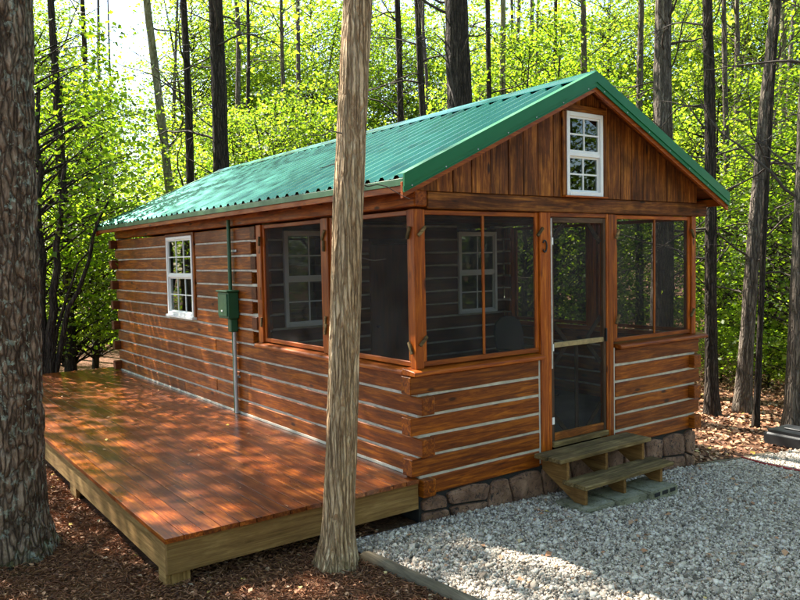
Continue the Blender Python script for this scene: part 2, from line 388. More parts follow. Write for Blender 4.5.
class Acc:
    def __init__(s): s.V = []; s.F = []; s.n = 0
    def add(s, V, F): s.V.append(V); s.F.append(F+s.n); s.n += len(V)
    def mesh(s, name, smooth=True): return np_mesh(name, np.concatenate(s.V), np.concatenate(s.F), None, smooth)
def rod(name, parent, mat, pts, r, sides=8):
    p0 = np.asarray(pts[0], float); V, F = tube_np(np.asarray(pts, float)-p0, r, sides)
    return link(name, np_mesh(name, V, F, None, True), mat, parent, p0)

# ------------------------------------------------------------------ ground
def gz(x, y):
    if x < 0: h = -0.25 + 0.02*min(-x, 4)
    elif x < 5: h = -0.25 - 0.037*x - 0.0048*x*x
    else: h = -0.555 - 0.06*min(x-5, 3)
    d = max(0.0, y-9.5); h -= 0.035*min(d, 20)                     # falls away behind the cabin
    return h
def gz_np(x, y):
    h = np.where(x < 0, -0.25+0.02*np.minimum(-x, 4), np.where(x < 5, -0.25-0.037*x-0.0048*x*x, -0.555-0.06*np.clip(x-5, 0, 3)))
    return h - 0.035*np.clip(y-9.5, 0, 20)
def rough_ground(x, y):
    base = gz(x, y)
    return base + (mnoise.noise(Vector((x*0.9, y*0.9, 3)))*0.035 + mnoise.noise(Vector((x*3.1, y*3.1, 7)))*0.012)*(0.0 if (-0.8 < x < 7.5 and -6 < y < 0.4) else 1.0)
def make_ground():
    def axis(lo, hi): 
        inner = np.arange(lo, hi+0.01, 0.22); far = np.array([3, 8, 16, 30, 60, 120, 240.0])
        return np.concatenate([lo-far[::-1], inner, hi+far])
    X = axis(-9, 13); Y = axis(-7, 14); V = []
    for y in Y:
        for x in X: V.append((x, y, rough_ground(x, y)))
    nx, ny = len(X), len(Y); i = np.arange(ny-1)[:, None]*nx; j = np.arange(nx-1)[None, :]
    F = np.stack([i+j, i+j+1, i+nx+j+1, i+nx+j], -1).reshape(-1, 4)
    o = link('ground', np_mesh('ground', V, F, None, True), MAT['ground'])
    tag(o, 'brown forest floor of leaves and needles under the trees', 'ground', None, 'structure')
make_ground()

TIMB0 = Vector((-0.79, -0.34)); TIMB1 = Vector((-0.50, -3.60))
def timber_x(y): t = (y-TIMB0.y)/(TIMB1.y-TIMB0.y); return TIMB0.x + t*(TIMB1.x-TIMB0.x)
RT_A = on_z(699, 464, -0.47); RT_B = on_z(772, 451, -0.56)
def gravel_back(x):                       # back edge of the gravel in y
    if x < 4.18: return 0.03
    t = (x-RT_A.x)/(RT_B.x-RT_A.x); return RT_A.y + t*(RT_B.y-RT_A.y) - 0.03
def make_gravel():
    V = []; F = []
    xs = np.linspace(-1.0, 9.2, 90); ys = np.linspace(0, 1, 50)
    for k, s in enumerate(xs):
        for t in ys:
            yb = gravel_back(max(s, -0.8)); y = -6.5 + t*(yb+6.5)
            x = s if s > 1 else timber_x(min(y, -0.2))+0.02 + (s+1.0)/2.0*(1-timber_x(min(y, -0.2))-0.02)
            V.append((x, y, gz(x, y)+0.012))
    n = len(ys); i = np.arange(len(xs)-1)[:, None]*n; j = np.arange(n-1)[None, :]
    F = np.stack([i+j, i+n+j, i+n+j+1, i+j+1], -1).reshape(-1, 4)
    o = link('gravel_path', np_mesh('gravel_path', V, F, None, True), MAT['gravel_bed'])
    tag(o, 'grey gravel bed in front of the cabin', 'gravel bed', None, 'structure')
    rng = np.random.default_rng(5)
    x = rng.uniform(-0.9, 9.0, 330000); y = rng.uniform(-4.6, 0.6, 330000)
    tx = TIMB0.x + (np.minimum(y, -0.2)-TIMB0.y)/(TIMB1.y-TIMB0.y)*(TIMB1.x-TIMB0.x)
    back = np.where(x < 4.18, -0.015, RT_A.y+(x-RT_A.x)/(RT_B.x-RT_A.x)*(RT_B.y-RT_A.y)-0.05)
    dep = (x-CAM.x)*math.sin(YAW)+(y-CAM.y)*math.cos(YAW); lat = (x-CAM.x)*math.cos(YAW)-(y-CAM.y)*math.sin(YAW)
    inside = (np.abs(lat) < dep*0.57+0.3) & (dep > 4.4)
    keep = (x > tx+0.07) & (y < back) & (inside | (rng.random(len(x)) < 0.33))
    x = x[keep]; y = y[keep]; inside = inside[keep]; n = len(x)
    n = min(n, 115000); inside = inside[:n]; x = x[:n]; y = y[:n]
    s = rng.lognormal(math.log(0.0098), 0.40, n)*np.where(inside, 1.0, 1.55)
    cub = np.array([(a, b, c) for a in (-1, 1) for b in (-1, 1) for c in (-1, 1)], float)
    P = cub[None]*rng.uniform(0.45, 1.05, (n, 8, 3))
    P *= (s[:, None]*np.array([1.0, 0.8, 0.62])[None]*rng.uniform(0.75, 1.25, (n, 3)))[:, None, :]
    q = rng.normal(size=(n, 4)); q /= np.linalg.norm(q, axis=1, keepdims=True)
    q[:, 1:3] *= 0.6; q /= np.linalg.norm(q, axis=1, keepdims=True)
    w, a, b, c = q.T
    Rm = np.stack([np.stack([1-2*(b*b+c*c), 2*(a*b-c*w), 2*(a*c+b*w)], -1), np.stack([2*(a*b+c*w), 1-2*(a*a+c*c), 2*(b*c-a*w)], -1), np.stack([2*(a*c-b*w), 2*(b*c+a*w), 1-2*(a*a+b*b)], -1)], 1)
    P = np.einsum('nij,nkj->nki', Rm, P)
    P += np.stack([x, y, gz_np(x, y)+0.013+rng.uniform(0, 0.013, n)], -1)[:, None, :]
    fq = np.array([(0, 1, 3, 2), (4, 6, 7, 5), (0, 4, 5, 1), (2, 3, 7, 6), (0, 2, 6, 4), (1, 5, 7, 3)])
    F = (np.arange(n)*8)[:, None, None] + fq[None]
    o = link('gravel', np_mesh('gravel', P.reshape(-1, 3), F.reshape(-1, 4), np.repeat(rng.random(n), 8)), MAT['gravel'])
    tag(o, 'loose grey crushed stone spread before the cabin steps', 'gravel', None, 'stuff')
make_gravel()

def leaf_cloud(pos, nrm, size, rng, fold=0.18, aspect=0.45):
    """folded leaf blades (two triangles each) at positions, facing nrm"""
    n = len(pos); nrm = nrm/(np.linalg.norm(nrm, axis=1, keepdims=True)+1e-9)
    r = rng.normal(size=(n, 3)); t = np.cross(nrm, r); t /= (np.linalg.norm(t, axis=1, keepdims=True)+1e-9); b = np.cross(nrm, t)
    s = size[:, None] if np.ndim(size) else size
    base = pos - t*s*0.5; tip = pos + t*s*0.5
    l = pos + b*s*aspect - t*s*0.05 + nrm*s*fold; r_ = pos - b*s*aspect - t*s*0.05 + nrm*s*fold
    V = np.stack([base, r_, tip, l], 1).reshape(-1, 3)
    F = (np.arange(n)*4)[:, None, None] + np.array([(0, 1, 2), (0, 2, 3)])[None]
    return V, F.reshape(-1, 3), np.repeat(rng.random(n), 4)

def make_litter():
    rng = np.random.default_rng(11)
    def scatter(n, x0, x1, y0, y1):
        x = rng.uniform(x0, x1, n); y = rng.uniform(y0, y1, n)
        bad = ((x > -0.05) & (x < 4.2) & (y > -0.0) & (y < 9)) | ((x > timber_np(y)) & (x < 4.2) & (y < 0.05)) | ((x > 4.1) & (y < RT_A.y+(x-RT_A.x)/(RT_B.x-RT_A.x)*(RT_B.y-RT_A.y)))
        bad |= (x > -2.2) & (x < 0) & (y > 0.4) & (y < 9.2)
        return x[~bad], y[~bad]
    def timber_np(y): return TIMB0.x + (np.minimum(y, -0.2)-TIMB0.y)/(TIMB1.y-TIMB0.y)*(TIMB1.x-TIMB0.x) - 0.05
    for nm, n, rect, sz, asp, lab in (
        ('leaf_litter', 9000, (-5.2, -0.4, -3.2, 4.5), 0.042, 0.36, 'dead brown leaves scattered on the floor left of the gravel'),
        ('pine_needles', 90000, (-5.2, -0.4, -3.2, 4.0), 0.070, 0.028, 'reddish fallen pine needles matted around the tree bases'),
        ('leaf_litter', 26000, (4.1, 15, -2.5, 8), 0.075, 0.40, 'dead brown leaves covering the clearing right of the cabin')):
        x, y = scatter(n, *rect); z = np.array([rough_ground(a, b) for a, b in zip(x, y)]) + rng.uniform(0.004, 0.020, len(x))
        up_ = np.stack([rng.normal(0, 0.42, len(x)), rng.normal(0, 0.42, len(x)), np.ones(len(x))], -1)
        V, F, rd = leaf_cloud(np.stack([x, y, z], -1), up_, sz*rng.uniform(0.5, 1.3, len(x)), rng, 0.14, asp)
        if nm == 'pine_needles': rd = 0.08+rd*0.66
        o = link(nm, np_mesh(nm, V, F, rd), MAT['litter']); tag(o, lab, 'leaf litter' if nm == 'leaf_litter' else 'needles', None, 'stuff')
    n = 46; x = rng.uniform(-2.2, -0.1, n); y = rng.uniform(0.05, 8.8, n)
    up_ = np.stack([rng.normal(0, 0.25, n), rng.normal(0, 0.25, n), np.ones(n)], -1)
    V, F, rd = leaf_cloud(np.stack([x, y, np.full(n, 0.178)], -1), up_, rng.uniform(0.02, 0.06, n), rng, 0.12, 0.35)
    tag(link('fallen_leaves', np_mesh('fallen_leaves', V, F, 0.3+rd*0.7), MAT['litter']), 'few dead leaves lying on the stained deck', 'leaves', None, 'stuff')
    # a few stray leaves on the gravel
    n = 130; x = rng.uniform(-0.5, 6.0, n); y = rng.uniform(-3.0, -0.15, n)
    y = np.where(x > 4.1, np.minimum(y, -0.9), y); ok = ~((x > 1.3) & (x < 3.05) & (y > -0.75)); x = x[ok]; y = y[ok]; n = len(x)
    up_ = np.stack([rng.normal(0, 0.3, n), rng.normal(0, 0.3, n), np.ones(n)], -1)
    V, F, rd = leaf_cloud(np.stack([x, y, gz_np(x, y)+0.042], -1), up_, rng.uniform(0.035, 0.075, n), rng, 0.15, 0.38)
    tag(link('fallen_leaves', np_mesh('fallen_leaves', V, F, 0.35+rd*0.65), MAT['litter']), 'few dead leaves lying on the gravel', 'leaves', None, 'stuff')
make_litter()

# ------------------------------------------------------------------ cabin
W, L = 4.185, 8.895
CZ = 0.18                                   # course height
LH = 0.154                                  # log face height
T = 0.14                                    # log thickness
ZR, ZE, YO, XO, YB = 3.856, 2.753, 0.2347, 0.2713, 0.144
SL = (ZR-ZE)/(W/2+XO)                       # roof slope
cabin = empty('log_cabin', (W/2, L/2, gz(W/2, 0)))
tag(cabin, 'small stained log cabin with green metal roof and screened front porch', 'cabin')

def log(x, y, z0, kind='log', z1=None):
    ln = max(x[1]-x[0], y[1]-y[0]); return box('log', cabin, kind, x, y, (z0, z1 if z1 else z0+LH), bev=0.007, wob=0.006, seg=int(ln/0.28))
def chink(x, y, z):
    dx = x[1]-x[0]; dy = y[1]-y[0]
    if dx > dy: y = (y[0]+0.014, y[1]-0.014)
    else: x = (x[0]+0.014, x[1]-0.014)
    return box('chinking', cabin, MAT['chink'], x, y, (z+LH-0.006, z+CZ+0.006), bev=0, wob=0.004, seg=int(max(dx, dy)/0.3))

# front wall below the sills
for k in range(6):
    z = CZ*k; pas = k % 2 == 1
    log((-0.07 if pas else T+0.003, 1.512), (0, T), z); log((2.688, W+0.06 if pas else W-T-0.003), (0, T), z)
    if k < 5 or True:
        chink((0.02, 1.512), (0, T), z) if k < 5 else None
        chink((2.688, W-0.02), (0, T), z) if k < 5 else None
for x in (1.514, 2.662): box('chinking', cabin, MAT['chink'], (x, x+0.024), (0.012, 0.10), (0.02, 1.075), bev=0)
# side walls
WY0, WY1, WZ0, WZ1 = 5.05, 6.19, 1.26, 2.50           # side window with its casing
for side in (0, 1):
    xa, xb = (0, T) if side == 0 else (W-T, W)
    for k in range(14):
        z = CZ*k; pas = k % 2 == 0                     # side log runs past the front log
        if k < 6:
            y0 = -0.07 if pas else T+0.003
            cut = [3.35, 5.6, 4.4][k % 3]
            log((xa, xb), (y0, cut-0.002), z); log((xa, xb), (cut+0.002, L-T-0.003 if not pas else L), z)
            if k < 5: chink((xa, xb), (0.02, L-0.02), z)
            elif True: chink((xa, xb), (3.0, L-0.02), z)
        else:
            ye = L if pas else L-T-0.003
            s0 = 3.245
            segs = [(s0, ye)]
            if side == 0 and z+LH > WZ0 and z < WZ1: segs = [(s0, WY0), (WY1, ye)]
            for a, b in segs: log((xa, xb), (a, b), z, 'log' if side == 0 else 'dark_log')
            log((xa, xb), (2.985, 3.098), z)
            if k < 13:
                for a, b in ([(3.0, ye)] if len(segs) == 1 else [(3.0, WY0), (WY1, ye)]): chink((xa, xb), (a, b), z)
    # plate log under the eave
    box('plate_log', cabin, 'dark_log' if False else 'log', (xa, xb), (-0.012 if side == 0 else 0.131, L), (CZ*14+0.002, 2.70), bev=0.01)
# back wall: logs pass the side walls on the odd courses
for k in range(14):
    z = CZ*k; pas = k % 2 == 1
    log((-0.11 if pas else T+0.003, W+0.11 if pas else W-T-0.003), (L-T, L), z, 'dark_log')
    chink((0.02, W-0.02), (L-T, L), z)
# cross wall between porch and room
CY0, CY1 = 3.10, 3.24
cw = [(0.36, 1.06, 1.26, 2.44), (1.62, 2.52, 0.20, 2.30), (3.14, 3.88, 1.26, 2.44)]    # two windows and the inner door
for k in range(14):
    z = CZ*k; pas = k % 2 == 1 and k >= 6
    xs = -0.014 if pas else T+0.003; xe = W+0.014 if pas else W-T-0.003
    segs = []; cur = xs
    for (a, b, z0, z1) in cw:
        if z+LH > z0 and z < z1: segs.append((cur, a)); cur = b
    segs.append((cur, xe))
    for a, b in segs:
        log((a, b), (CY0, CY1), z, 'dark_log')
        chink((max(a, 0.15), min(b, W-0.15)), (CY0, CY1), z)
# gable of the cross wall and back
def rz(x, off=0.0): return ZR - SL*abs(x-W/2) - off
for (y0, y1) in ((L-T, L), (CY0, CY1)):
    prism('gable_panel', cabin, wood('dark_log', 'X'), [(0.02, 2.56), (W-0.02, 2.56), (W-0.02, rz(W-0.02, 0.09)), (W/2, rz(W/2, 0.09)), (0.02, rz(0.02, 0.09))], 'Y', y0+0.01, y1-0.01)
# floors and porch ceiling
box('porch_floor', cabin, MAT['floor'], (T+0.004, W-T-0.004), (T+0.004, CY0-0.004), (0.12, 0.195), bev=0)
box('room_floor', cabin, MAT['floor'], (T+0.004, W-T-0.004), (CY1+0.004, L-T-0.004), (0.10, 0.175), bev=0)
for i, y in enumerate(np.linspace(0.75, 2.75, 4)): box('ceiling_joist', cabin, 'dark_log', (T+0.004, W-T-0.004), (y, y+0.045), (2.56, 2.69), bev=0.003)
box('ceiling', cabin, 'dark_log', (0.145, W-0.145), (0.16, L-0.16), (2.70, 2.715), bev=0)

# posts and header
ZS, ZT = 1.128, 2.503
def post(x, y, z0=ZS-0.012, z1=ZT): return box('post', cabin, 'trim', x, y, (z0, z1), bev=0.006)
post((0.002, 0.088), (0.002, 0.088)); post((W-0.088, W-0.002), (0.002, 0.088))
post((1.543, 1.655), (0.0, 0.10), 0.0); post((2.58, 2.66), (0.0, 0.10), 0.0)
post((2.661, 2.70), (0.008, 0.10), ZS+0.012)
for xx in ((0.0, 0.10), (W-0.10, W)): post(xx, (1.445, 1.575)); post(xx, (2.972, 3.0955))
box('header_beam', cabin, 'gable', (T+0.006, W+0.20), (-0.012, 0.13), (ZT+0.002, 2.655), bev=0.008)
# sills: slabs that slope outward
def sill(poly, axis, a, b): return prism('sill', cabin, wood('trim', axis), poly, axis, a, b, bev=0.006)
sill([(-0.065, 1.064), (0.125, 1.064), (0.125, 1.125), (-0.045, 1.108), (-0.065, 1.095)], 'X', -0.068, 1.54)
sill([(-0.065, 1.064), (0.125, 1.064), (0.125, 1.125), (-0.045, 1.108), (-0.065, 1.095)], 'X', 2.70, W+0.15)
sill([(-0.066, 1.061), (0.125, 1.061), (0.125, 1.122), (-0.046, 1.106), (-0.066, 1.093)], 'Y', 0.128, 3.09)
sill([(W-0.125, 1.061), (W+0.066, 1.061), (W+0.066, 1.093), (W+0.046, 1.106), (W-0.125, 1.122)], 'Y', 0.128, 3.09)

# screened openings: frame > screen, mullion
def screen_panel(plane, pos, u0, u1, z0, z1, mull=None, fr=0.045, th=0.032, off=0.012):
    """u0..u1 is the clear opening; the frame surrounds it"""
    def B(ua, ub, za, zb, da=0.0, db=th):
        if plane == 'Y': return (ua, ub, pos+da, pos+db, za, zb)
        return (pos+da, pos+db, ua, ub, za, zb)
    loc = ((u0+u1)/2, pos, z0-fr) if plane == 'Y' else (pos, (u0+u1)/2, z0-fr)
    b = B(u0-fr, u1+fr, z0-fr, z0)
    fo = joined('screen_window', cabin, wood('trim', 'Y' if plane == 'X' else 'X'), [b], loc, 0.004)
    for b in (B(u0-fr, u0, z0+0.0005, z1+fr), B(u1, u1+fr, z0+0.0005, z1+fr)): box('stile', fo, 'trim', b[0:2], b[2:4], b[4:6], 0.004)
    for nm, za, zb in (('rail', z1, z1+fr-0.004),):
        b = B(u0+0.0005, u1-0.0005, za, zb, 0.002, th-0.002); box(nm, fo, 'trim', b[0:2], b[2:4], b[4:6], 0.004)
    b = B(u0-0.004, u1+0.004, z0-0.004, z1+0.004, th*0.45, th*0.45+0.002); box('screen', fo, MAT['screen'], b[0:2], b[2:4], b[4:6], 0)
    if mull:
        b = B(mull-0.014, mull+0.014, z0+0.001, z1-0.001, -0.004, th*0.40); box('mullion', fo, 'trim', b[0:2], b[2:4], b[4:6], 0.003)
    return fo
Z0, Z1 = 1.175, 2.455
screen_panel('Y', 0.022, 0.135, 1.495, Z0, Z1, 0.812)
screen_panel('Y', 0.022, 2.748, 4.048, Z0, Z1, 3.405)
for xx in (0.022, W-0.054):
    screen_panel('X', xx, 0.136, 1.398, Z0, Z1); screen_panel('X', xx, 1.622, 2.922, Z0, Z1)
# wooden turn buttons that hold the screens
def button(c, plane, ang):
    bm = bmesh.new(); l, w_ = 0.055, 0.013
    vs_ = bm_box(bm, -l, l, -0.009, 0.009, -w_, w_)
    bmesh.ops.rotate(bm, verts=bm.verts, cent=(0, 0, 0), matrix=Matrix.Rotation(ang, 3, 'Y'))
    if plane == 'X': bmesh.ops.rotate(bm, verts=bm.verts, cent=(0, 0, 0), matrix=Matrix.Rotation(R(90), 3, 'Z'))
    link('turn_button', bm_mesh('turn_button', bm), wood('old', 'X'), cabin, c)
for x, z, a in ((0.075, 2.31, -45), (0.075, 1.36, -45), (1.535, 2.31, -45), (2.715, 2.29, -60), (2.715, 1.38, -60), (4.10, 2.30, 60), (4.10, 1.37, -50)):
    button((x, -0.010 if x > 1.6 or x < 0.1 else -0.011, z), 'Y', R(a))
for y, z, a in ((0.07, 2.30, 70), (0.07, 1.30, -65), (1.51, 2.33, 60), (1.51, 1.45, 75), (1.51, 2.22, 88), (1.51, 1.37, 70), (2.985, 2.31, 80), (2.985, 1.36, 80)):
    button((-0.011, y, z), 'X', R(a))
# horseshoe on the post left of the door
pts = [(0.052*math.sin(t)*1.0, 0, 0.070*math.cos(t)) for t in np.linspace(R(35), R(325), 16)]
rod('horseshoe', cabin, MAT['black'], [(1.598-p[2]*0.40, -0.010, 2.17+p[0]*1.1) for p in pts], 0.008, 6)

# screen door
DX0, DX1, DZ0, DZ1 = 1.700, 2.545, 0.215, 2.455
box('door_jamb', cabin, 'trim', (1.6565, 1.697), (0.004, 0.095), (0.10, ZT), 0.004)
box('door_jamb', cabin, 'trim', (2.548, 2.5785), (0.004, 0.095), (0.10, ZT), 0.004)
box('door_head', cabin, 'trim', (1.6985, 2.5465), (0.006, 0.095), (2.460, ZT), 0.004)
box('threshold', cabin, 'old', (1.6985, 2.5465), (-0.02, 0.12), (0.155, 0.208), 0.004)
door = joined('screen_door', cabin, wood('brace', 'Z'), [(DX0, DX0+0.042, 0.012, 0.044, DZ0, DZ1)], ((DX0+DX1)/2, 0.028, DZ0), 0.003)
ix0, ix1 = DX0+0.0425, DX1-0.0425
box('stile', door, 'brace', (DX1-0.042, DX1), (0.012, 0.044), (DZ0, DZ1), 0.003)
box('rail', door, 'brace', (ix0, ix1), (0.013, 0.043), (DZ1-0.05, DZ1), 0.003); box('rail', door, 'gable', (ix0, ix1), (0.013, 0.043), (DZ0, DZ0+0.075), 0.003)
box('middle_rail', door, MAT['peel'], (ix0, ix1), (0.008, 0.040), (1.155, 1.205), 0.003)['label'] = 'middle rail with yellowed peeling paint'
box('edge_strip', door, MAT['whitewood'], (DX0-0.002, DX0+0.016), (0.004, 0.0118), (0.95, DZ1-0.01), 0)
box('stile', door, 'brace', ((ix0+ix1)/2-0.022, (ix0+ix1)/2+0.022), (0.048, 0.066), (DZ0+0.06, 1.157), 0.002)
def brace(x0, z0, x1, z1):
    d = Vector((x1-x0, 0, z1-z0)).normalized(); n = Vector((-d.z, 0, d.x))*0.021
    prism('corner_brace', door, wood('brace', 'X'), [(x0+n.x, z0+n.z), (x1+n.x, z1+n.z), (x1-n.x, z1-n.z), (x0-n.x, z0-n.z)], 'Y', 0.047, 0.063)
for zt, zb, s in ((DZ1-0.03, 1.205, 0.22), (1.155, DZ0+0.06, 0.22)):
    brace(ix0, zt-s, ix0+s, zt); brace(ix1, zt-s, ix1-s, zt); brace(ix0, zb+s, ix0+s, zb); brace(ix1, zb+s, ix1-s, zb)
box('screen', door, MAT['screen'], (DX0+0.02, DX1-0.02), (0.0445, 0.0462), (DZ0+0.03, DZ1-0.03), 0)
box('handle', door, MAT['black'], (DX1-0.034, DX1-0.018), (-0.022, 0.008), (1.16, 1.30), 0.004)
for z in (0.42, 1.16, 2.22): box('hinge', door, MAT['white'], (DX0+0.002, DX0+0.034), (0.006, 0.0119), (z-0.035, z+0.035), 0)

# double-hung windows: frame > sash, pane, muntin
def window(plane, pos, out, u0, u1, z0, z1, cols, rows, casing=True, lower_thick=0.0):
    """out is the outward sign; depth measured outward from pos"""
    def B(ua, ub, za, zb, d0, d1):
        a, b = sorted((pos+out*d0, pos+out*d1))
        return (ua, ub, a, b, za, zb) if plane == 'Y' else (a, b, ua, ub, za, zb)
    def bx(nm, par, m, *a, bev=0.002):
        b = B(*a); return box(nm, par, m, b[0:2], b[2:4], b[4:6], bev)
    f = 0.042; zm = (z0+z1)/2
    loc = ((u0+u1)/2, pos, z0) if plane == 'Y' else (pos, (u0+u1)/2, z0)
    fr = joined('window', cabin, MAT['white'], [B(u0, u0+f, z0, z1, -0.05, 0.03), B(u1-f, u1, z0, z1, -0.05, 0.03), B(u0+f, u1-f, z1-f, z1, -0.05, 0.029), B(u0+f, u1-f, z0, z0+f, -0.05, 0.034)], loc, 0.003)
    bx('meeting_rail', fr, MAT['white'], u0+f, u1-f, zm-0.020, zm+0.020, -0.03, 0.022)
    for si, (za, zb, d) in enumerate(((z0+f, zm-0.020, -0.012), (zm+0.020, z1-f, 0.002))):
        s = 0.020; ua, ub = u0+f+s, u1-f-s; z_a, z_b = za+s, zb-s
        bb = [B(ua-s, ua, za, zb, d-0.014, d+0.012), B(ub, ub+s, za, zb, d-0.014, d+0.012), B(ua, ub, za, z_a, d-0.013, d+0.011), B(ua, ub, z_b, zb, d-0.013, d+0.011)]
        joined('sash', fr, MAT['white'], bb, loc, 0)
        mw = 0.008
        cu = [ua+(ub-ua)*i/cols for i in range(cols+1)]; cz = [z_a+(z_b-z_a)*i/rows for i in range(rows+1)]
        for i in range(1, cols): bx('muntin', fr, MAT['white'], cu[i]-mw, cu[i]+mw, z_a, z_b, d-0.008, d+0.009, bev=0)
        for j in range(1, rows):
            for i in range(cols):
                bx('muntin', fr, MAT['white'], cu[i]+(mw if i else 0), cu[i+1]-(mw if i < cols-1 else 0), cz[j]-mw, cz[j]+mw, d-0.007, d+0.008, bev=0)
        for i in range(cols):
            for j in range(rows):
                bx('pane', fr, MAT['glass'], cu[i]-0.001, cu[i+1]+0.001, cz[j]-0.001, cz[j+1]+0.001, d-0.003, d+0.001, bev=0)
    return fr
wf = window('X', 0.0, -1, WY0+0.055, WY1-0.055, WZ0+0.05, WZ1-0.045, 3, 2); wf['label'] = 'white double-hung window in the log side wall'
for y in ((WY0+0.001, WY0+0.054), (WY1-0.054, WY1-0.001)): box('casing', cabin, 'log', (-0.018, 0.10), y, (WZ0+0.05, WZ1-0.001), 0.003)
box('casing', cabin, 'log', (-0.016, 0.10), (WY0+0.055, WY1-0.055), (WZ1-0.044, WZ1-0.001), 0.003)
box('window_sill', cabin, MAT['white'], (-0.058, 0.06), (WY0+0.03, WY1-0.03), (WZ0+0.012, WZ0+0.048), 0.003)
for (a, b) in ((0.36, 1.06), (3.14, 3.88)): window('Y', CY0, -1, a+0.002, b-0.002, 1.262, 2.438, 2, 2)
idoor = box('inner_door', cabin, 'dark_log', (1.66, 2.48), (CY0+0.02, CY0+0.06), (0.20, 2.26), 0.004)
box('knob', idoor, MAT['black'], (1.72, 1.76), (CY0-0.035, CY0+0.018), (1.16, 1.20), 0.012)
for x in ((1.622, 1.658), (2.482, 2.518)): box('casing', cabin, 'dark_log', x, (CY0-0.012, CY0+0.10), (0.20, 2.30), 0.003)

# gable front: vertical boards and window
GX0, GX1, GZ0, GZ1 = 1.885, 2.435, 2.672, 3.505
gw = window('Y', -0.022, -1, GX0, GX1, GZ0, GZ1, 2, 2); gw['label'] = 'white gable window with grid panes'
box('window_sill', cabin, 'trim', (GX0-0.05, GX1+0.05), (-0.075, -0.0), (2.656, 2.671), 0.002)
for x in ((GX0-0.062, GX0-0.001), (GX1+0.001, GX1+0.062)): box('casing', cabin, 'gable', x, (-0.048, -0.001), (2.672, 3.50), 0.003)
box('casing', cabin, 'gable', (GX0-0.062, GX1+0.062), (-0.046, -0.001), (3.507, 3.575), 0.003)
x = 0.03
while x < W-0.05:
    wd = random.uniform(0.185, 0.235); x1 = min(x+wd, W-0.03)
    def gb(xa, xb, zl):
        if xb-xa < 0.02: return
        d = random.uniform(-0.004, 0.004); g = 0.0035
        poly = [(xa+g, zl), (xb-g, zl), (xb-g, rz(xb, 0.05))]
        if xa < W/2 < xb: poly.append((W/2, rz(W/2, 0.05)))
        poly.append((xa+g, rz(xa, 0.05)))
        if min(p[1] for p in poly[2:]) > zl+0.02: prism('gable_board', cabin, wood('gable', 'Z'), poly, 'Y', -0.022+d, -0.001, bev=0.003)
    lo, hi = GX0-0.0, GX1+0.0
    if x1 <= lo or x >= hi: gb(x, x1, 2.657)
    else:
        gb(x, lo, 2.657) if x < lo else None
        gb(max(x, lo), min(x1, hi), 3.575)
        gb(hi, x1, 2.657) if x1 > hi else None
    x = x1
prism('gable_backing', cabin, MAT['dark'], [(0.02, 2.66), (GX0-0.03, 2.66), (GX0-0.03, rz(GX0-0.03, 0.07)), (0.02, rz(0.02, 0.07))], 'Y', 0.001, 0.02)
prism('gable_backing', cabin, MAT['dark'], [(GX1+0.03, 2.66), (W-0.02, 2.66), (W-0.02, rz(W-0.02, 0.07)), (GX1+0.03, rz(GX1+0.03, 0.07))], 'Y', 0.001, 0.02)
prism('gable_backing', cabin, MAT['dark'], [(GX0-0.03, GZ1+0.02), (GX1+0.03, GZ1+0.02), (GX1+0.03, rz(GX1+0.03, 0.07)), (W/2, rz(W/2, 0.07)), (GX0-0.03, rz(GX0-0.03, 0.07))], 'Y', 0.001, 0.02)

# roof: sheathing > metal panels, ridge cap, rake trim, fascia
RY0, RY1 = -YO, L+YB
bm = bmesh.new()
prof = [(-XO+0.02, rz(-XO+0.02, 0.024)), (W/2, rz(W/2, 0.024)), (W+XO-0.02, rz(W+XO-0.02, 0.024)), (W+XO-0.02, rz(W+XO-0.02, 0.05)), (W/2, rz(W/2, 0.05)), (-XO+0.02, rz(-XO+0.02, 0.05))]
o0 = Vector((W/2, L/2, 2.75))
lo = [bm.verts.new((u-o0.x, RY0+0.02-o0.y, v-o0.z)) for u, v in prof]; hi = [bm.verts.new((u-o0.x, RY1-0.02-o0.y, v-o0.z)) for u, v in prof]
for idx in ((0, 1, 4, 5), (1, 2, 3, 4)):
    bm.faces.new([lo[i] for i in idx]); bm.faces.new([hi[i] for i in idx][::-1])
for i in range(6): bm.faces.new((lo[i], hi[i], hi[(i+1) % 6], lo[(i+1) % 6]))
roof = link('roof', bm_mesh('roof', bm), wood('dark_log', 'Y'), cabin, o0)
PW = 0.915; npan = int(math.ceil((RY1-RY0)/PW)); PW = (RY1-RY0)/npan; RS = PW/4
def panel_mesh(sign):
    pr = []                                           # profile along y
    for k in range(4):
        c = RS*k
        if k == 0: pr += [(0.0, 0.0)]
        m0 = c+RS*0.5
        pr += [(m0-0.046, 0.0), (m0-0.020, 0.025), (m0+0.020, 0.025), (m0+0.046, 0.0), (c+RS-0.035, 0.0), (c+RS-0.025, 0.004), (c+RS-0.012, 0.004), (c+RS-0.002, 0.0)]
    pr += [(PW, 0.0)]
    V = []; F = []; xs = np.linspace(0, W/2+XO, 7)
    n2 = 1/math.sqrt(1+SL*SL)
    for x in xs:
        for (y, h) in pr: V.append((sign*x - sign*0, y, -SL*x*1.0 + h/n2*1.0))
    n = len(pr)
    for i in range(len(xs)-1):
        for j in range(n-1): F.append((i*n+j, i*n+j+1, (i+1)*n+j+1, (i+1)*n+j) if sign < 0 else (i*n+j, (i+1)*n+j, (i+1)*n+j+1, i*n+j+1))
    me = np_mesh('roof_panel', V, F); me.materials.append(MAT['roof']); return me
for sgn in (-1, 1):
    me = panel_mesh(sgn)
    for i in range(npan):
        o = link('roof_panel', me, None, roof, (W/2, RY0+i*PW+0.0005*0, ZR-0.021+random.uniform(-0.0012, 0.0012)))
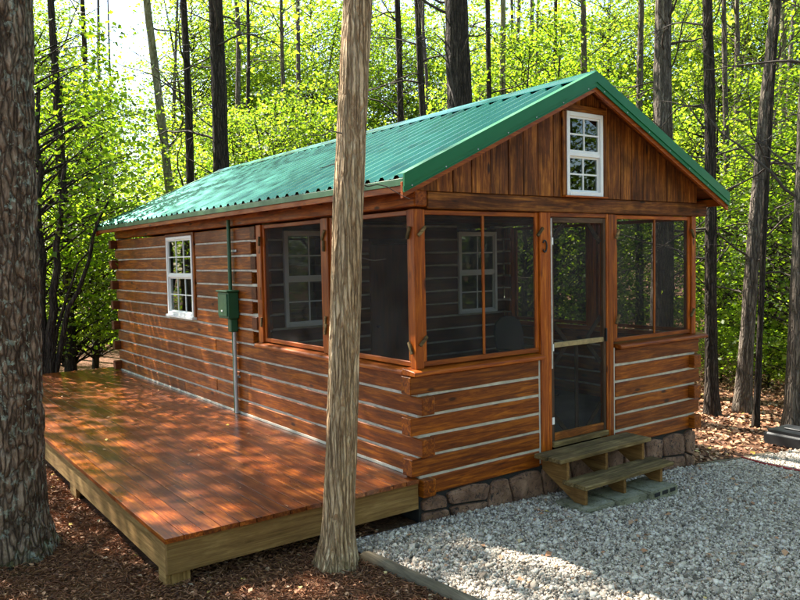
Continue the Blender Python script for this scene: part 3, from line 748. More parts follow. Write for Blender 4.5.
# ridge cap
def capmesh():
    w_ = 0.17; h = 0.012
    return [(W/2-w_, rz(W/2-w_)+h-0.006), (W/2-w_, rz(W/2-w_)+h), (W/2-0.03, rz(W/2-0.03)+h+0.006), (W/2, ZR+h+0.014), (W/2+0.03, rz(W/2+0.03)+h+0.006), (W/2+w_, rz(W/2+w_)+h), (W/2+w_, rz(W/2+w_)+h-0.006), (W/2, ZR+h+0.004)]
prism('ridge_cap', roof, MAT['roof'], capmesh(), 'Y', RY0-0.01, RY1+0.01)
# rake trims (front and back, each slope)
for (yo_, sg) in ((RY0, -1), (RY1, 1)):
    for s in (-1, 1):
        xe = W/2 + s*(W/2+XO+0.012)
        def pl(o1, o2): return [(W/2, ZR-o1), (xe, rz(xe)-o1), (xe, rz(xe)-o2), (W/2, ZR-o2)]
        a, b = sorted((yo_+sg*0.022, yo_+sg*0.004))
        t = prism('rake_trim', roof, MAT['trim_green'], pl(-0.012, 0.088), 'Y', a, b)
        a, b = sorted((yo_+sg*0.012, yo_-sg*0.002)); prism('rake_trim', roof, MAT['trim_green'], pl(0.0885, 0.128), 'Y', a, b)
        a, b = sorted((yo_+sg*0.018, yo_+sg*0.006)); prism('rake_trim', roof, MAT['trim_green'], pl(0.1285, 0.137), 'Y', a, b)
        a, b = sorted((yo_+sg*0.0215, yo_-sg*0.075)); prism('rake_flange', roof, MAT['trim_green'], pl(-0.017, -0.0125), 'Y', a, b)
        a, b = sorted((yo_-sg*0.004, yo_-sg*0.034)); prism('rake_board', roof, wood('trim', 'X'), pl(0.052, 0.180), 'Y', a, b)
        if sg < 0:
            for u in np.linspace(0.05, 0.97, 7):
                xx = W/2 + s*(W/2+XO)*u
                box('screw', roof, MAT['steel'], (xx-0.006, xx+0.006), (yo_-0.018, yo_-0.010), (rz(xx)-0.122, rz(xx)-0.110), 0.002)
# eave fascia: green metal over an orange board
for s in (-1, 1):
    xe = W/2 + s*(W/2+XO)
    for nm, m, d0, d1, za, zb in (('fascia', MAT['fascia_green'], -0.006, 0.010, ZE-0.083, ZE-0.026), ('fascia_board', wood('trim', 'Y'), 0.011, 0.040, ZE-0.135, ZE-0.05)):
        a, b = sorted((xe - s*d0, xe - s*d1)); box(nm, roof, m, (a, b), (RY0+0.006, RY1-0.006), (za, zb), 0.002)
    # rafter tails under the overhang
    for y in np.arange(0.3, L, 0.61):
        a, b = sorted((xe - s*0.042, xe - s*(XO-0.002)))
        box('rafter_tail', roof, 'dark_log', (a, b), (y, y+0.038), (2.64, 2.705), 0.002)

# stone skirting under the front wall
skirt = joined('stone_skirt', cabin, MAT['dark'], [(0.02, W-0.02, 0.035, 0.07, -0.60, -0.002)], (W/2, 0.05, -0.6))
def stone_piece(poly, d):
    c = Vector((sum(p[0] for p in poly)/len(poly), sum(p[1] for p in poly)/len(poly)))
    pts = [Vector(p)-c for p in poly]
    for _ in range(1):
        q = []
        for i in range(len(pts)):
            a, b = pts[i], pts[(i+1) % len(pts)]; q += [a*0.86+b*0.14, a*0.5+b*0.5, a*0.14+b*0.86]
        pts = q
    bm = bmesh.new(); rings = []
    sd = random.uniform(0, 50)
    for s, y in ((1.0, 0.0), (0.99, -d*0.7), (0.93, -d), (0.62, -d*1.05), (0.3, -d*1.08)):
        ring = []
        for p in pts:
            nz = mnoise.noise(Vector((p.x*s*14+sd, p.y*s*14, sd)))
            nz2 = mnoise.noise(Vector((p.x*9+sd, p.y*9, sd+5)))
            ring.append(bm.verts.new((p.x*s*(1+0.05*nz2), y + nz*0.014*(1 if s < 1 else 0), p.y*s*(1+0.05*nz2))))
        rings.append(ring)
    n = len(pts)
    for a, b in zip(rings, rings[1:]):
        for i in range(n): bm.faces.new((a[i], a[(i+1) % n], b[(i+1) % n], b[i]))
    bm.faces.new(rings[-1])
    link('stone', bm_mesh('stone', bm), MAT['stone'], skirt, (c.x, 0.034, c.y))
rs = random.Random(4); xa = 0.03; tl = 0
while xa < W-0.1:
    wd = rs.uniform(0.30, 0.46); xb = min(xa+wd, W-0.03)
    if W-0.03-xb < 0.15: xb = W-0.03
    tr_ = rs.uniform(-0.06, 0.06); g = 0.011
    zt_ = -0.035+rs.uniform(-0.03, 0.01); zb_ = gz((xa+xb)/2, 0)-0.03
    if rs.random() < 0.25 or xa > 2.9:
        zm_ = zt_+(zb_-zt_)*rs.uniform(0.45, 0.6); m2 = rs.uniform(-0.05, 0.05)
        stone_piece([(xa+g+tl, zt_), ((xa+xb)/2, zt_+0.03), (xb-g+tr_, zt_-0.01), (xb-g+tr_/2, zm_+m2+g), ((xa+xb)/2, zm_+g), (xa+g+tl/2, zm_-m2+g)], 0.035)
        stone_piece([(xa+g+tl/2, zm_-m2-g), ((xa+xb)/2, zm_-g), (xb-g+tr_/2, zm_+m2-g), (xb-g-tr_/2, zb_), (xa+g-tl/2, zb_)], 0.033)
    else:
        stone_piece([(xa+g+tl, zt_-0.01), (xa+(xb-xa)*0.3, zt_+rs.uniform(0, 0.03)), (xa+(xb-xa)*0.7, zt_+rs.uniform(-0.02, 0.03)), (xb-g+tr_, zt_), (xb-g-tr_/2, zb_), (xa+g-tl/2, zb_)], 0.036)
    xa = xb; tl = tr_
# dark skirting under the other walls
for (x, y) in (((0.03, 0.06), (0.06, L-0.03)), ((W-0.06, W-0.03), (0.071, L-0.03)), ((0.061, W-0.061), (L-0.06, L-0.03))): box('skirt_panel', cabin, MAT['dark'], x, y, (-0.75, -0.003), 0)

# ------------------------------------------------------------------ deck
DW, DZ, DL = 2.245, 0.167, 9.28
deck = empty('deck', (-DW/2, DL/2, gz(-1, 3)))
tag(deck, 'low red-stained plank deck along the log side wall', 'deck')
npl = 16; pw = (DW-0.012)/npl
for i in range(npl):
    xa = -DW + i*pw; g = 0.0030
    j = [DL*0.52, DL*0.36, DL*0.68, DL*0.44][i % 4]
    for a, b in ((-0.028, j-0.002), (j+0.002, DL)):
        dz = random.uniform(-0.0012, 0.0012)
        box('plank', deck, 'deck', (xa+g, xa+pw-g), (a, b), (DZ-0.036+dz, DZ+dz), 0.0008)
rim = [((-DW+0.02, -DW+0.058), (0.0, DL-0.02)), ]
box('rim_joist', deck, 'treated', (-DW+0.022, -DW+0.060), (0.039, DL-0.06), (-0.105, DZ-0.038), 0.003)
box('rim_joist', deck, 'treated', (-DW+0.022, -0.006), (0.0, 0.038), (-0.105, DZ-0.038), 0.003)
box('rim_joist', deck, 'treated', (-DW+0.022, -0.006), (DL-0.058, DL-0.02), (-0.105, DZ-0.038), 0.003)
for y in np.arange(0.6, DL-0.2, 0.6): box('joist', deck, 'treated', (-DW+0.061, -0.01), (y, y+0.038), (-0.08, DZ-0.039), 0)
for (x, y) in ((-DW+0.061, 0.04), (-DW+0.061, 2.72), (-DW+0.061, 5.6), (-DW+0.061, 8.8), (-1.15, 0.30), (-1.15, 4.6)):
    box('post', deck, 'treated', (x, x+0.14), (y, y+0.14), (gz(x, y)-0.06, -0.082 if x > -2 else DZ-0.04), 0.004)
for y in (2.62, 0.02):
    box('post', deck, 'treated', (-DW+0.0225, -DW+0.06), (y, y+0.24) if y > 1 else (0.045, 0.20), (gz(-2.2, y)-0.05, -0.1055), 0.003)
box('flashing', deck, MAT['chink'], (-0.010, -0.003), (0.16, L), (DZ+0.002, DZ+0.028), 0)

# ------------------------------------------------------------------ wooden steps and their blocks
steps = empty('wooden_steps', (2.1, -0.3, gz(2.1, -0.3)))
tag(steps, 'weathered two-tread wooden steps at the screen door', 'steps')
BZ = -0.262
def tread(z, x0, x1, y0, y1, n=2):
    for i in range(n):
        a = y0+(y1-y0)*i/n; b = y0+(y1-y0)*(i+1)/n
        box('tread_board', steps, 'old', (x0+random.uniform(-0.012, 0.012), x1+random.uniform(-0.012, 0.012)), (a+0.004, b-0.004), (z-0.042, z+random.uniform(-0.002, 0.002)), 0.006)
tread(0.150, 1.40, 2.80, -0.365, -0.03); tread(-0.072, 1.50, 2.89, -0.585, -0.285)
for x in (1.53, 2.10, 2.69):
    # stepped stringer cut from one plank, sloping below
    prism('stringer', steps, wood('stringer', 'Y'), [(-0.010, 0.107), (-0.33, 0.107), (-0.33, -0.085), (-0.55, -0.085), (-0.55, BZ+0.001), (-0.42, BZ+0.001), (-0.010, -0.03)], 'X', x, x+0.038, 0.003)
blk = []
for i, (x, y, rzv) in enumerate(((1.42, -0.66, 0.05), (1.87, -0.67, -0.03), (2.33, -0.71, 0.02))):
    bm = bmesh.new(); w_, d_, h_ = 0.43, 0.40, 0.16
    bm_box(bm, 0, w_, 0, d_, 0, h_)
    for v in bm.verts: v.co += Vector((random.uniform(-1, 1), random.uniform(-1, 1), 0))*0.008
    bmesh.ops.bevel(bm, geom=list(bm.edges), offset=0.012, segments=2, affect='EDGES')
    o = link('concrete_block', bm_mesh('concrete_block', bm), MAT['block'], None, (x, y, BZ-h_)); o.rotation_euler.z = rzv
    tag(o, ['mossy concrete block under the left end of the steps', 'mossy concrete block under the middle of the steps', 'mossy concrete block with dark plates as shaded slots under the steps'][i], 'block', 'concrete blocks under the steps')
    if i == 2:
        for k in range(3):
            bm = bmesh.new(); bm_box(bm, -0.045, 0.045, -0.004, 0.004, -0.020, 0.020); bmesh.ops.bevel(bm, geom=list(bm.edges), offset=0.003, segments=1, affect='EDGES')
            s = bpy.data.objects.new('slot', bm_mesh('slot', bm)); COL.objects.link(s); s.data.materials.append(MAT['dark']); s.parent = o; s.location = (0.085+k*0.13, -0.001, 0.125)  # dark plates on the solid face stand in for the shade inside openings

# ------------------------------------------------------------------ electric box with conduits
eb = empty('electric_box', (-0.06, 3.80, DZ))
tag(eb, 'green electric meter box and conduit on the log side wall', 'electric box')
e = box('box', eb, MAT['boxgreen'], (-0.145, -0.004), (3.62, 3.93), (1.37, 1.70), 0.008)
box('cover', e, MAT['boxgreen'], (-0.160, -0.1455), (3.64, 3.91), (1.40, 1.68), 0.006)
box('lid', e, MAT['boxgreen'], (-0.170, -0.002), (3.60, 3.95), (1.7005, 1.722), 0.006)
box('latch', e, MAT['white'], (-0.166, -0.1605), (3.76, 3.80), (1.455, 1.475), 0.001)
rod('conduit', eb, MAT['boxgreen'], [(-0.045, 3.77, 1.71), (-0.045, 3.77, 2.60)], 0.024, 10)
box('elbow', eb, MAT['boxgreen'], (-0.10, -0.004), (3.66, 3.76), (1.20, 1.369), 0.01)
rod('conduit', eb, MAT['boxgreen'], [(-0.035, 3.745, 1.21), (-0.035, 3.745, DZ+0.004)], 0.020, 10)
rod('conduit', eb, MAT['steel'], [(-0.045, 3.69, 1.21), (-0.045, 3.69, DZ+0.004)], 0.021, 10)
for z in (0.62, 2.2): box('clip', eb, MAT['steel'], (-0.010, -0.003), (3.64, 3.80), (z, z+0.025), 0)

# ------------------------------------------------------------------ porch chair
ch = empty('rocking_chair', (3.25, 1.92, 0.195))
tag(ch, 'black high-backed chair standing inside the screened porch', 'chair')
box('seat', ch, MAT['black'], (3.0, 3.5), (1.68, 2.16), (0.60, 0.645), 0.012)
bm = bmesh.new()
pr = [(-0.24, 0), (0.24, 0), (0.26, 0.40), (0.22, 0.54), (0.12, 0.61), (0, 0.63), (-0.12, 0.61), (-0.22, 0.54), (-0.26, 0.40)]
lo = [bm.verts.new((u, v*0.14, v)) for u, v in pr]; hi = [bm.verts.new((u, v*0.14+0.03, v)) for u, v in pr]
bm.faces.new(lo); bm.faces.new(hi[::-1])
for i in range(9): bm.faces.new((lo[i], hi[i], hi[(i+1) % 9], lo[(i+1) % 9]))
link('backrest', bm_mesh('backrest', bm), MAT['black'], ch, (3.25, 2.13, 0.646))
for x in (3.02, 3.48):
    for y in (1.70, 2.14): rod('leg', ch, MAT['black'], [(x, y, 0.236), (x, y, 0.599)], 0.018, 8)
    box('armrest', ch, MAT['black'], (x-0.035, x+0.035), (1.66, 2.16), (0.84, 0.865), 0.008)
    rod('arm_post', ch, MAT['black'], [(x, 1.70, 0.646), (x, 1.70, 0.839)], 0.015, 8)
    t = np.linspace(-1, 1, 14); rod('rocker', ch, MAT['black'], [(x, 1.95+0.42*a, 0.212+0.05*a*a) for a in t], 0.016, 8)

# ------------------------------------------------------------------ edging timbers, slab, cord
def edging(name, a, b, w_, h_, label):
    a = Vector(a); b = Vector(b); d = b-a; n = 14; bm = bmesh.new(); rings = []
    for i in range(n+1):
        p = a + d*(i/n); s = d.cross(Vector((0, 0, 1))).normalized()
        zc = gz(p.x, p.y) - 0.02
        ring = []
        for k in range(8):
            t = math.pi*k/7; nz = 1+0.14*mnoise.noise(Vector((p.x*5+k, p.y*5, k)))
            q = p + s*math.cos(t)*w_/2*nz; ring.append(bm.verts.new((q.x-a.x, q.y-a.y, zc + (0.5*h_ if k in (0, 7) else h_*(0.6+0.4*math.sin(t)))*nz - a.z)))
        ring = [bm.verts.new((ring[0].co.x, ring[0].co.y, zc-a.z-0.02))] + ring + [bm.verts.new((ring[-1].co.x, ring[-1].co.y, zc-a.z-0.02))]
        rings.append(ring)
    for r0, r1 in zip(rings, rings[1:]):
        for k in range(9): bm.faces.new((r0[k], r0[k+1], r1[k+1], r1[k]))
    bm.faces.new(rings[0]); bm.faces.new(rings[-1][::-1])
    o = link(name, bm_mesh(name, bm, True), wood('grey', 'Y'), None, a); tag(o, label, 'timber', 'timbers edging the gravel')
edging('edging_timber', (TIMB0.x, TIMB0.y, -0.25), (TIMB1.x, TIMB1.y, -0.25), 0.115, 0.075, 'weathered timber edging the gravel beside the slim tree trunk')
edging('edging_timber', (RT_A.x, RT_A.y, -0.47), (RT_B.x, RT_B.y, -0.57), 0.12, 0.05, 'mossy sunken timber edging the gravel past the cabin corner')

sa = on_z(761, 441, -0.60); sb = on_z(800, 449, -0.60); sd_ = (sb-sa); sd_.z = 0; sd_.normalize(); sn = Vector((-sd_.y, sd_.x, 0))
if sn.dot(fw) < 0: sn = -sn
slab = empty('rubber_slab', (sa.x, sa.y, gz(sa.x, sa.y)))
tag(slab, 'black rubber slab with moss and scraps on top beside the gravel', 'slab')
def obox(name, parent, mat, o, l, d, z0, z1, u=0, v=0, bev=0.02, segs=2, tilt=0):
    bm = bmesh.new(); bm_box(bm, 0, l, 0, d, z0, z1); bmesh.ops.bevel(bm, geom=list(bm.edges), offset=bev, segments=segs, affect='EDGES')
    for q in bm.verts:
        q.co.z += tilt*q.co.x + 0.008*mnoise.noise(q.co*6)
        p = sd_*(q.co.x+u) + sn*(q.co.y+v); q.co = Vector((p.x, p.y, q.co.z))
    return link(name, bm_mesh(name, bm, False), mat, parent, o)
zb = gz(sa.x, sa.y)
obox('body', slab, MAT['rubber'], (sa.x, sa.y, zb), 2.4, 0.62, -0.04, 0.215, bev=0.06, segs=3)
obox('flap', slab, MAT['rubber'], (sa.x, sa.y, zb), 0.45, 0.25, 0.217, 0.24, 0.20, 0.22, 0.008, 1)
obox('flap', slab, MAT['rubber'], (sa.x, sa.y, zb), 0.9, 0.22, 0.217, 0.245, 0.52, 0.10, 0.008, 1)
cp = [on_z(u, v, gz(*on_z(u, v, -0.55)[:2])+0.045) for u, v in ((742, 457), (752, 460), (764, 463.5), (778, 466), (790, 469), (804, 471), (825, 474))]
rc = rod('red_cord', None, MAT['redcord'], [(p.x, p.y, p.z) for p in cp], 0.012, 6)
tag(rc, 'red cord lying across the gravel edge beside the black slab', 'cord')

# ------------------------------------------------------------------ trees
rng = np.random.default_rng(21)
def near_trunk(name, label, cat, mat, base, lean, rad0, rad1, H, flare, kind, nr=72, nz=260):
    root = empty(name, (base[0], base[1], gz(base[0], base[1])-0.05)); tag(root, label, cat)
    z = np.linspace(0, 1, nz)**1.25*H; V = np.zeros((nz, nr, 3)); sd = random.uniform(0, 40)
    th = np.linspace(0, 2*np.pi, nr, endpoint=False)
    for i, zz in enumerate(z):
        r = rad0+(rad1-rad0)*min(1, zz/H) + flare*math.exp(-zz/0.22)
        cxx = lean[0]*zz + 0.02*math.sin(zz*0.9+sd); cyy = lean[1]*zz + 0.02*math.cos(zz*0.7+sd)
        for j, t in enumerate(th):
            c, s = math.cos(t), math.sin(t)
            if kind == 'furrow':
                p = Vector((c*rad0*17, s*rad0*17, zz*4.2+sd)); a = abs(mnoise.noise(p)); b = mnoise.noise(p*2.7)
                d = (min(a*2.2, 0.8)-0.4)*0.026 + b*0.008
            else:
                p = Vector((c*rad0*30, s*rad0*30, zz*0.9+sd)); a = mnoise.noise(p); b = mnoise.noise(Vector((c*rad0*70, s*rad0*70, zz*2.6+sd)))
                lobe = mnoise.noise(Vector((c*1.6, s*1.6, zz*0.25+sd)))
                d = a*0.011 + b*0.006 + lobe*0.018
            root_l = flare*0.9*math.exp(-zz/0.16)*max(0, math.sin(t*5+sd))
            V[i, j] = (cxx+c*(r+d+root_l), cyy+s*(r+d+root_l), zz)
    i = np.arange(nz-1)[:, None]*nr; j = np.arange(nr)[None, :]; j2 = (j+1) % nr
    F = np.stack([i+j, i+j2, i+nr+j2, i+nr+j], -1).reshape(-1, 4)
    link('trunk', np_mesh('trunk', V.reshape(-1, 3), F, None, True), mat, root, wloc(root)); return root

def crook(p0, d, length, n=7, wander=0.22, rise=0.0):
    pts = [np.array(p0, float)]; d = np.array(d, float); d /= np.linalg.norm(d)
    for k in range(n-1):
        d = d + rng.normal(0, wander, 3); d[2] += rise; d /= np.linalg.norm(d); pts.append(pts[-1]+d*length/(n-1))
    return np.array(pts)
def bare_limbs(acc, zlo, zhi, count, lens, r0, lean=(0, 0), root=None):
    for _ in range(count):
        if root is not None: acc = Acc()
        z = rng.uniform(zlo, zhi); a = rng.uniform(0, 2*np.pi); e = rng.uniform(-0.05, 0.75)
        ln = rng.uniform(*lens); p0 = (lean[0]*z, lean[1]*z, z)
        P = crook(p0, (math.cos(a)*math.cos(e), math.sin(a)*math.cos(e), math.sin(e)), ln, 8, 0.20, 0.02)
        rr = r0*rng.uniform(0.6, 1.2); V, F = tube_np(P, np.linspace(rr, rr*0.25, 8), 4); acc.add(V, F)
        for _k in range(rng.integers(1, 5)):
            i = rng.integers(2, 7); d = P[i]-P[i-1]; d = d/np.linalg.norm(d)+rng.normal(0, 0.6, 3)
            Q = crook(P[i], d, ln*rng.uniform(0.25, 0.6), 6, 0.25); V, F = tube_np(Q, np.linspace(rr*0.5, rr*0.15, 6), 3); acc.add(V, F)
        if root is not None: link('limb', acc.mesh('limb'), MAT['twig'], root, wloc(root))

def spray_crown(H, z0, Rmax, nsp, per, leaf, shape, flat=0.10, spread=0.42, gen=None):
    """leaf sprays on branches through the crown's volume; returns leaf arrays and a branch accumulator"""
    g = gen or rng; acc = Acc(); P = []; Nn = []
    for k in range(nsp):
        t = g.random(); z = z0+(H-z0)*t; rr = Rmax*shape(t)*math.sqrt(g.uniform(0.06, 1.0)); a = g.uniform(0, 2*np.pi)
        c = np.array([math.cos(a)*rr, math.sin(a)*rr, z])
        zb_ = max(0.25, z-rr*g.uniform(0.25, 0.75)); s0 = np.array([0, 0, zb_])
        mid = (s0+c)/2 + np.array([0, 0, rr*0.10]) + g.normal(0, 0.08*max(rr, .3), 3)
        tt = np.linspace(0, 1, 6)[:, None]; B = (1-tt)**2*s0+2*tt*(1-tt)*mid+tt*tt*c
        r0 = 0.006+0.011*rr/max(Rmax, 0.1); V, F = tube_np(B, np.linspace(r0*1.5, 0.003, 6), 4); acc.add(V, F)
        n = int(per*g.uniform(0.5, 1.5)); sp = spread*g.uniform(0.6, 1.3)
        out = np.array([math.cos(a), math.sin(a), 0]); q = g.normal(0, 1, (n, 3))*np.array([sp, sp, flat])
        q[:, 2] -= 0.25*(q@out)*0.8
        P.append(c+q); nn = np.array([0, 0, 1.0])+out*0.35+g.normal(0, 0.55, (n, 3)); Nn.append(nn)
        for _k in range(3):
            e = c+g.normal(0, 1, 3)*np.array([sp, sp, flat]); V, F = tube_np(np.array([B[4], (B[4]+e)/2+g.normal(0, .03, 3), e]), np.array([0.004, 0.003, 0.002]), 3); acc.add(V, F)
    P = np.concatenate(P); Nn = np.concatenate(Nn)
    return P, Nn, acc
def crown_mesh(name, P, Nn, leaf, g):
    V, F, rd = leaf_cloud(P, Nn, leaf*g.uniform(0.6, 1.25, len(P)), g, 0.16, 0.46); return np_mesh(name, V, F, rd)

# --- understory maples: six prototypes, copied
UND = []
for s in range(7):
    g = np.random.default_rng(100+s); H = [5.2, 6.5, 7.6, 4.4, 8.6, 3.4, 14.0][s]; Rm = [2.0, 2.3, 2.5, 1.9, 2.6, 1.7, 2.9][s]
    sh = (lambda t: (0.55+0.65*math.sin(math.pi*min(1, t*0.85+0.12)))*(1-0.45*t*t))
    P, Nn, acc = spray_crown(H, 0.7 if s < 6 else 4.0, Rm, [120, 150, 170, 100, 190, 85, 300][s], 44 if s < 6 else 40, 0.1, sh, gen=g)
    cm = crown_mesh('maple_crown', P, Nn, 0.098, g); cm.materials.append(MAT['leaf'])
    bmesh_ = acc.mesh('maple_branches'); bmesh_.materials.append(MAT['bark_dark'])
    pts = crook((0, 0, -0.1), (0.05, 0.02, 1), H*0.97, 12, 0.05); pts[:, :2] -= pts[:, :2]*0.4
    V, F = tube_np(pts, np.linspace(0.055+0.005*H, 0.012, 12), 8); tm = np_mesh('maple_trunk', V, F, None, True); tm.materials.append(MAT['bark_dark'])
    cd = cm.copy(); cd.materials.clear(); cd.materials.append(MAT['leaf_deep'])
    UND.append((tm, bmesh_, cm, H, cd))
def maple(x, y, proto, sc, rot, label, group, name='maple_tree', cat='tree'):
    tm, bb, cm, H, cd = UND[proto]
    if random.random() < (0.55 if x < 1 and y > 5 else 0.3): cm = cd
    z = gz(x, y) - 0.02
    r = empty(name, (x, y, z)); r.rotation_euler.z = rot; r.scale = (sc, sc, sc*random.uniform(0.92, 1.08)); tag(r, label, cat, group)
    for nm, me in (('trunk', tm), ('branches', bb), ('crown', cm)):
        o = bpy.data.objects.new(nm, me); COL.objects.link(o); o.parent = r
    return r

# --- canopy crowns for tall trees: four prototypes
CAN = []
for s in range(8):
    g = np.random.default_rng(300+s); H = [19, 21, 18, 22][s % 4]; z0 = [10.5, 11.5, 10.0, 12.5][s % 4]; Rm = [2.6, 2.9, 2.4, 3.0][s % 4]
    P, Nn, acc = spray_crown(H, z0, Rm, [62, 70, 56, 74][s % 4] if s < 4 else 30, 24 if s < 4 else 18, 0.2, (lambda t: 0.35+0.9*math.sin(math.pi*min(1, t*0.9+0.08))), flat=0.18, spread=0.55, gen=g)
    cm = crown_mesh('canopy_crown', P, Nn, 0.20, g); cm.materials.append(MAT['leaf'])
    bb = acc.mesh('canopy_branches'); bb.materials.append(MAT['twig'])
    CAN.append((bb, cm, H))
def tall_tree(px0, px1, dist, wpx, barkname, label, group, can=0, limbs=14, limb_z=(1.5, 9), limb_len=(0.8, 2.4), name='tall_tree', py_ref=(400, 0), xy=None, rad=None, crown=True, rotc=None):
    """px0 bearing at the base, px1 bearing at the top of the frame"""
    if xy is None:
        x0, y0 = bearing(px0, dist); x1, y1 = bearing(px1, dist); rad = wpx/FPX*dist/2
        hh = CAM.z + dist*258/FPX; lean = ((x1-x0)/hh, (y1-y0)/hh)
    else:
        x0, y0 = xy; lean = (random.uniform(-.02, .02), random.uniform(-.02, .02))
    z0 = gz(x0, y0)-0.06; root = empty(name, (x0, y0, z0)); tag(root, label, 'tree', group)
    H = CAN[can][2]; n = 40; z = np.linspace(0, H*0.93, n); sd = rng.uniform(0, 20)
    lean_f = lambda zz: np.minimum(zz, 9+0*zz)
    pts = np.stack([lean[0]*lean_f(z)+0.05*np.sin(z*0.5+sd)*(z/6), lean[1]*lean_f(z)+0.05*np.cos(z*0.43+sd)*(z/6), z], -1)
    rr = rad*(1.08-0.9*(z/z[-1])**1.2) + rad*0.55*np.exp(-z/0.35); sides = 20 if wpx >= 14 or xy else 12
    V, F = tube_np(pts, rr, sides); V = V.reshape(n, sides, 3)
    jit = rng.normal(0, 0.045, (n, sides)); jit = jit+rng.normal(0, 0.05, (1, sides)); V[:, :, :2] = pts[:, None, :2]+(V[:, :, :2]-pts[:, None, :2])*(1+jit)[:, :, None]
    link('trunk', np_mesh('trunk', V.reshape(-1, 3), F, None, True), MAT[barkname], root, (x0, y0, z0))
    if limbs:
        bare_limbs(None, limb_z[0], limb_z[1], limbs, limb_len, 0.016+rad*0.05, lean, root)
    if crown:
        top = (lean[0]*9, lean[1]*9)
        for nm, me in (('branches', CAN[can][0]), ('crown', CAN[can][1])):
            o = bpy.data.objects.new(nm, me); COL.objects.link(o); o.parent = root; o.rotation_euler.z = (rotc if rotc is not None else random.uniform(0, 6.28)); o.location = (top[0], top[1], 0)
            if nm == 'branches': rotc = o.rotation_euler.z
    return root

# the two trunks in front
pine = near_trunk('pine_tree', 'thick furrowed pine trunk with pale lichen beside the deck', 'tree', MAT['bark_pine'], (-3.03, 1.46), (0.036*math.cos(YAW), -0.036*math.sin(YAW)), 0.275, 0.22, 12.0, 0.10, 'furrow', 96, 330)
o = bpy.data.objects.new('branches', CAN[1][0]); COL.objects.link(o); o.parent = pine; o.location = (0.34, -0.25, -0.2)
o = bpy.data.objects.new('crown', CAN[1][1]); COL.objects.link(o); o.parent = pine; o.location = (0.34, -0.25, -0.2)
bt = on_z(341, 573, -0.25)
lat = 0.155
cedar = near_trunk('cedar_tree', 'slim peeling cedar trunk in front of the deck and porch corner', 'tree', MAT['bark_cedar'], (bt.x, bt.y+0.10), (0.068*math.cos(YAW), -0.068*math.sin(YAW)), 0.112, 0.085, 12.0, 0.062, 'string', 64, 330)
bare_limbs(None, 4.2, 9.0, 10, (0.5, 1.6), 0.011, (0.064*math.cos(YAW), -0.064*math.sin(YAW)), cedar)
for (z, a, ln) in ((2.95, 0.3, 0.5), (3.15, 2.9, 0.35), (2.4, 0.2, 0.3), (3.3, 3.6, 0.6)):
    P = crook((0.064*math.cos(YAW)*z, -0.064*math.sin(YAW)*z, z), (math.cos(a-0.63), math.sin(a-0.63), -0.7), ln, 8, 0.25, 0.05); V, F = tube_np(P, np.linspace(0.006, 0.002, 8), 4)
    link('limb', np_mesh('limb', V, F, None, True), MAT['twig'], cedar, wloc(cedar))
for nm, me in (('branches', CAN[2][0]), ('crown', CAN[2][1])):
    o = bpy.data.objects.new(nm, me); COL.objects.link(o); o.parent = cedar; o.location = (0.3, -0.2, 1.0); o.scale = (0.8, 0.8, 1)

# trunks one can tell apart behind the cabin
TT = [  # base px, px at top of frame, distance, width px, bark, label, limbs
    (67, 67, 17, 8, 'bark_dark', 'slender dark trunk rising through the leafy maple beyond the deck', 8),
    (184, 160, 20, 9.5, 'bark_pale', 'pale mossy trunk leaning over the bright sky gap', 7),
    (194, 193, 18, 9, 'bark_dark', 'thin straight dark trunk next to the pale mossy one', 16),
    (227, 223, 17, 16, 'bark_dark', 'stout dark trunk with fine dead limbs behind the low roof end', 26),
    (404, 402, 19, 8, 'bark_dark', 'thin branchy trunk just right of the slim cedar', 26),
    (431, 425, 18, 8, 'bark_dark', 'thin branchy trunk left of the thickest dark trunk', 26),
    (461, 462, 15, 30, 'bark_dark', 'thickest dark-barked trunk behind the middle of the ridge', 22),
    (487, 493, 19, 6, 'bark_dark', 'thin dark trunk right of the thickest trunk', 14),
    (504, 505, 20, 8, 'bark_pale', 'greenish mossy trunk behind the green roof', 8),
    (556, 557, 24, 5, 'bark_dark', 'very thin dark trunk behind the roof ridge end', 8),
    (583, 584, 22, 8, 'bark_grey', 'thin grey trunk above the gable peak', 8),
    (640, 641, 24, 7.5, 'bark_grey', 'pale thin trunk right of the gable peak', 8),
    (660, 666, 16, 19, 'bark_grey', 'stout grey-brown trunk behind the right roof slope', 22),
    (713, 706, 14, 10.5, 'bark_dark', 'dark trunk standing by the right corner of the porch', 22),
    (743, 772, 14.5, 12, 'bark_grey', 'leaning brown trunk past the porch corner', 16),
    (797, 806, 12.5, 16, 'bark_grey', 'brown trunk rising behind the black rubber slab', 12),
    (757, 776, 13.2, 5, 'bark_dark', 'thin crooked sapling beside the leaning brown trunk', 7),
]
for i, (a, b, d, w_, bk, lab, nl) in enumerate(TT):
    tall_tree(a, b, d, w_, bk, lab, 'forest trees behind the cabin', 4+i % 4, nl, crown=i != 0)
more = [(250, 24, 5, 'bark_dark'), (290, 26, 6, 'bark_grey'), (530, 27, 6, 'bark_grey'), (727, 22, 6, 'bark_grey'), (784, 20, 7, 'bark_pale'), (735, 28, 7, 'bark_grey'), (773, 27, 8, 'bark_grey'), (95, 24, 6, 'bark_dark'), (30, 25, 8, 'bark_dark'), (820, 22, 9, 'bark_grey'), (850, 16, 14, 'bark_dark'), (-20, 20, 10, 'bark_grey')]
for i, (a, d, w_, bk) in enumerate(more):
    tall_tree(a, a+random.uniform(-6, 6), d, w_, bk, {'bark_dark': 'far slim dark trunk in the sunlit woods', 'bark_grey': 'far slim grey trunk in the sunlit woods', 'bark_pale': 'far pale lichened trunk in the sunlit woods'}[bk],
              {'bark_dark': 'far dark forest trunks', 'bark_grey': 'far grey forest trunks', 'bark_pale': 'far pale forest trunks'}[bk], 4+(i+1) % 4, 15)
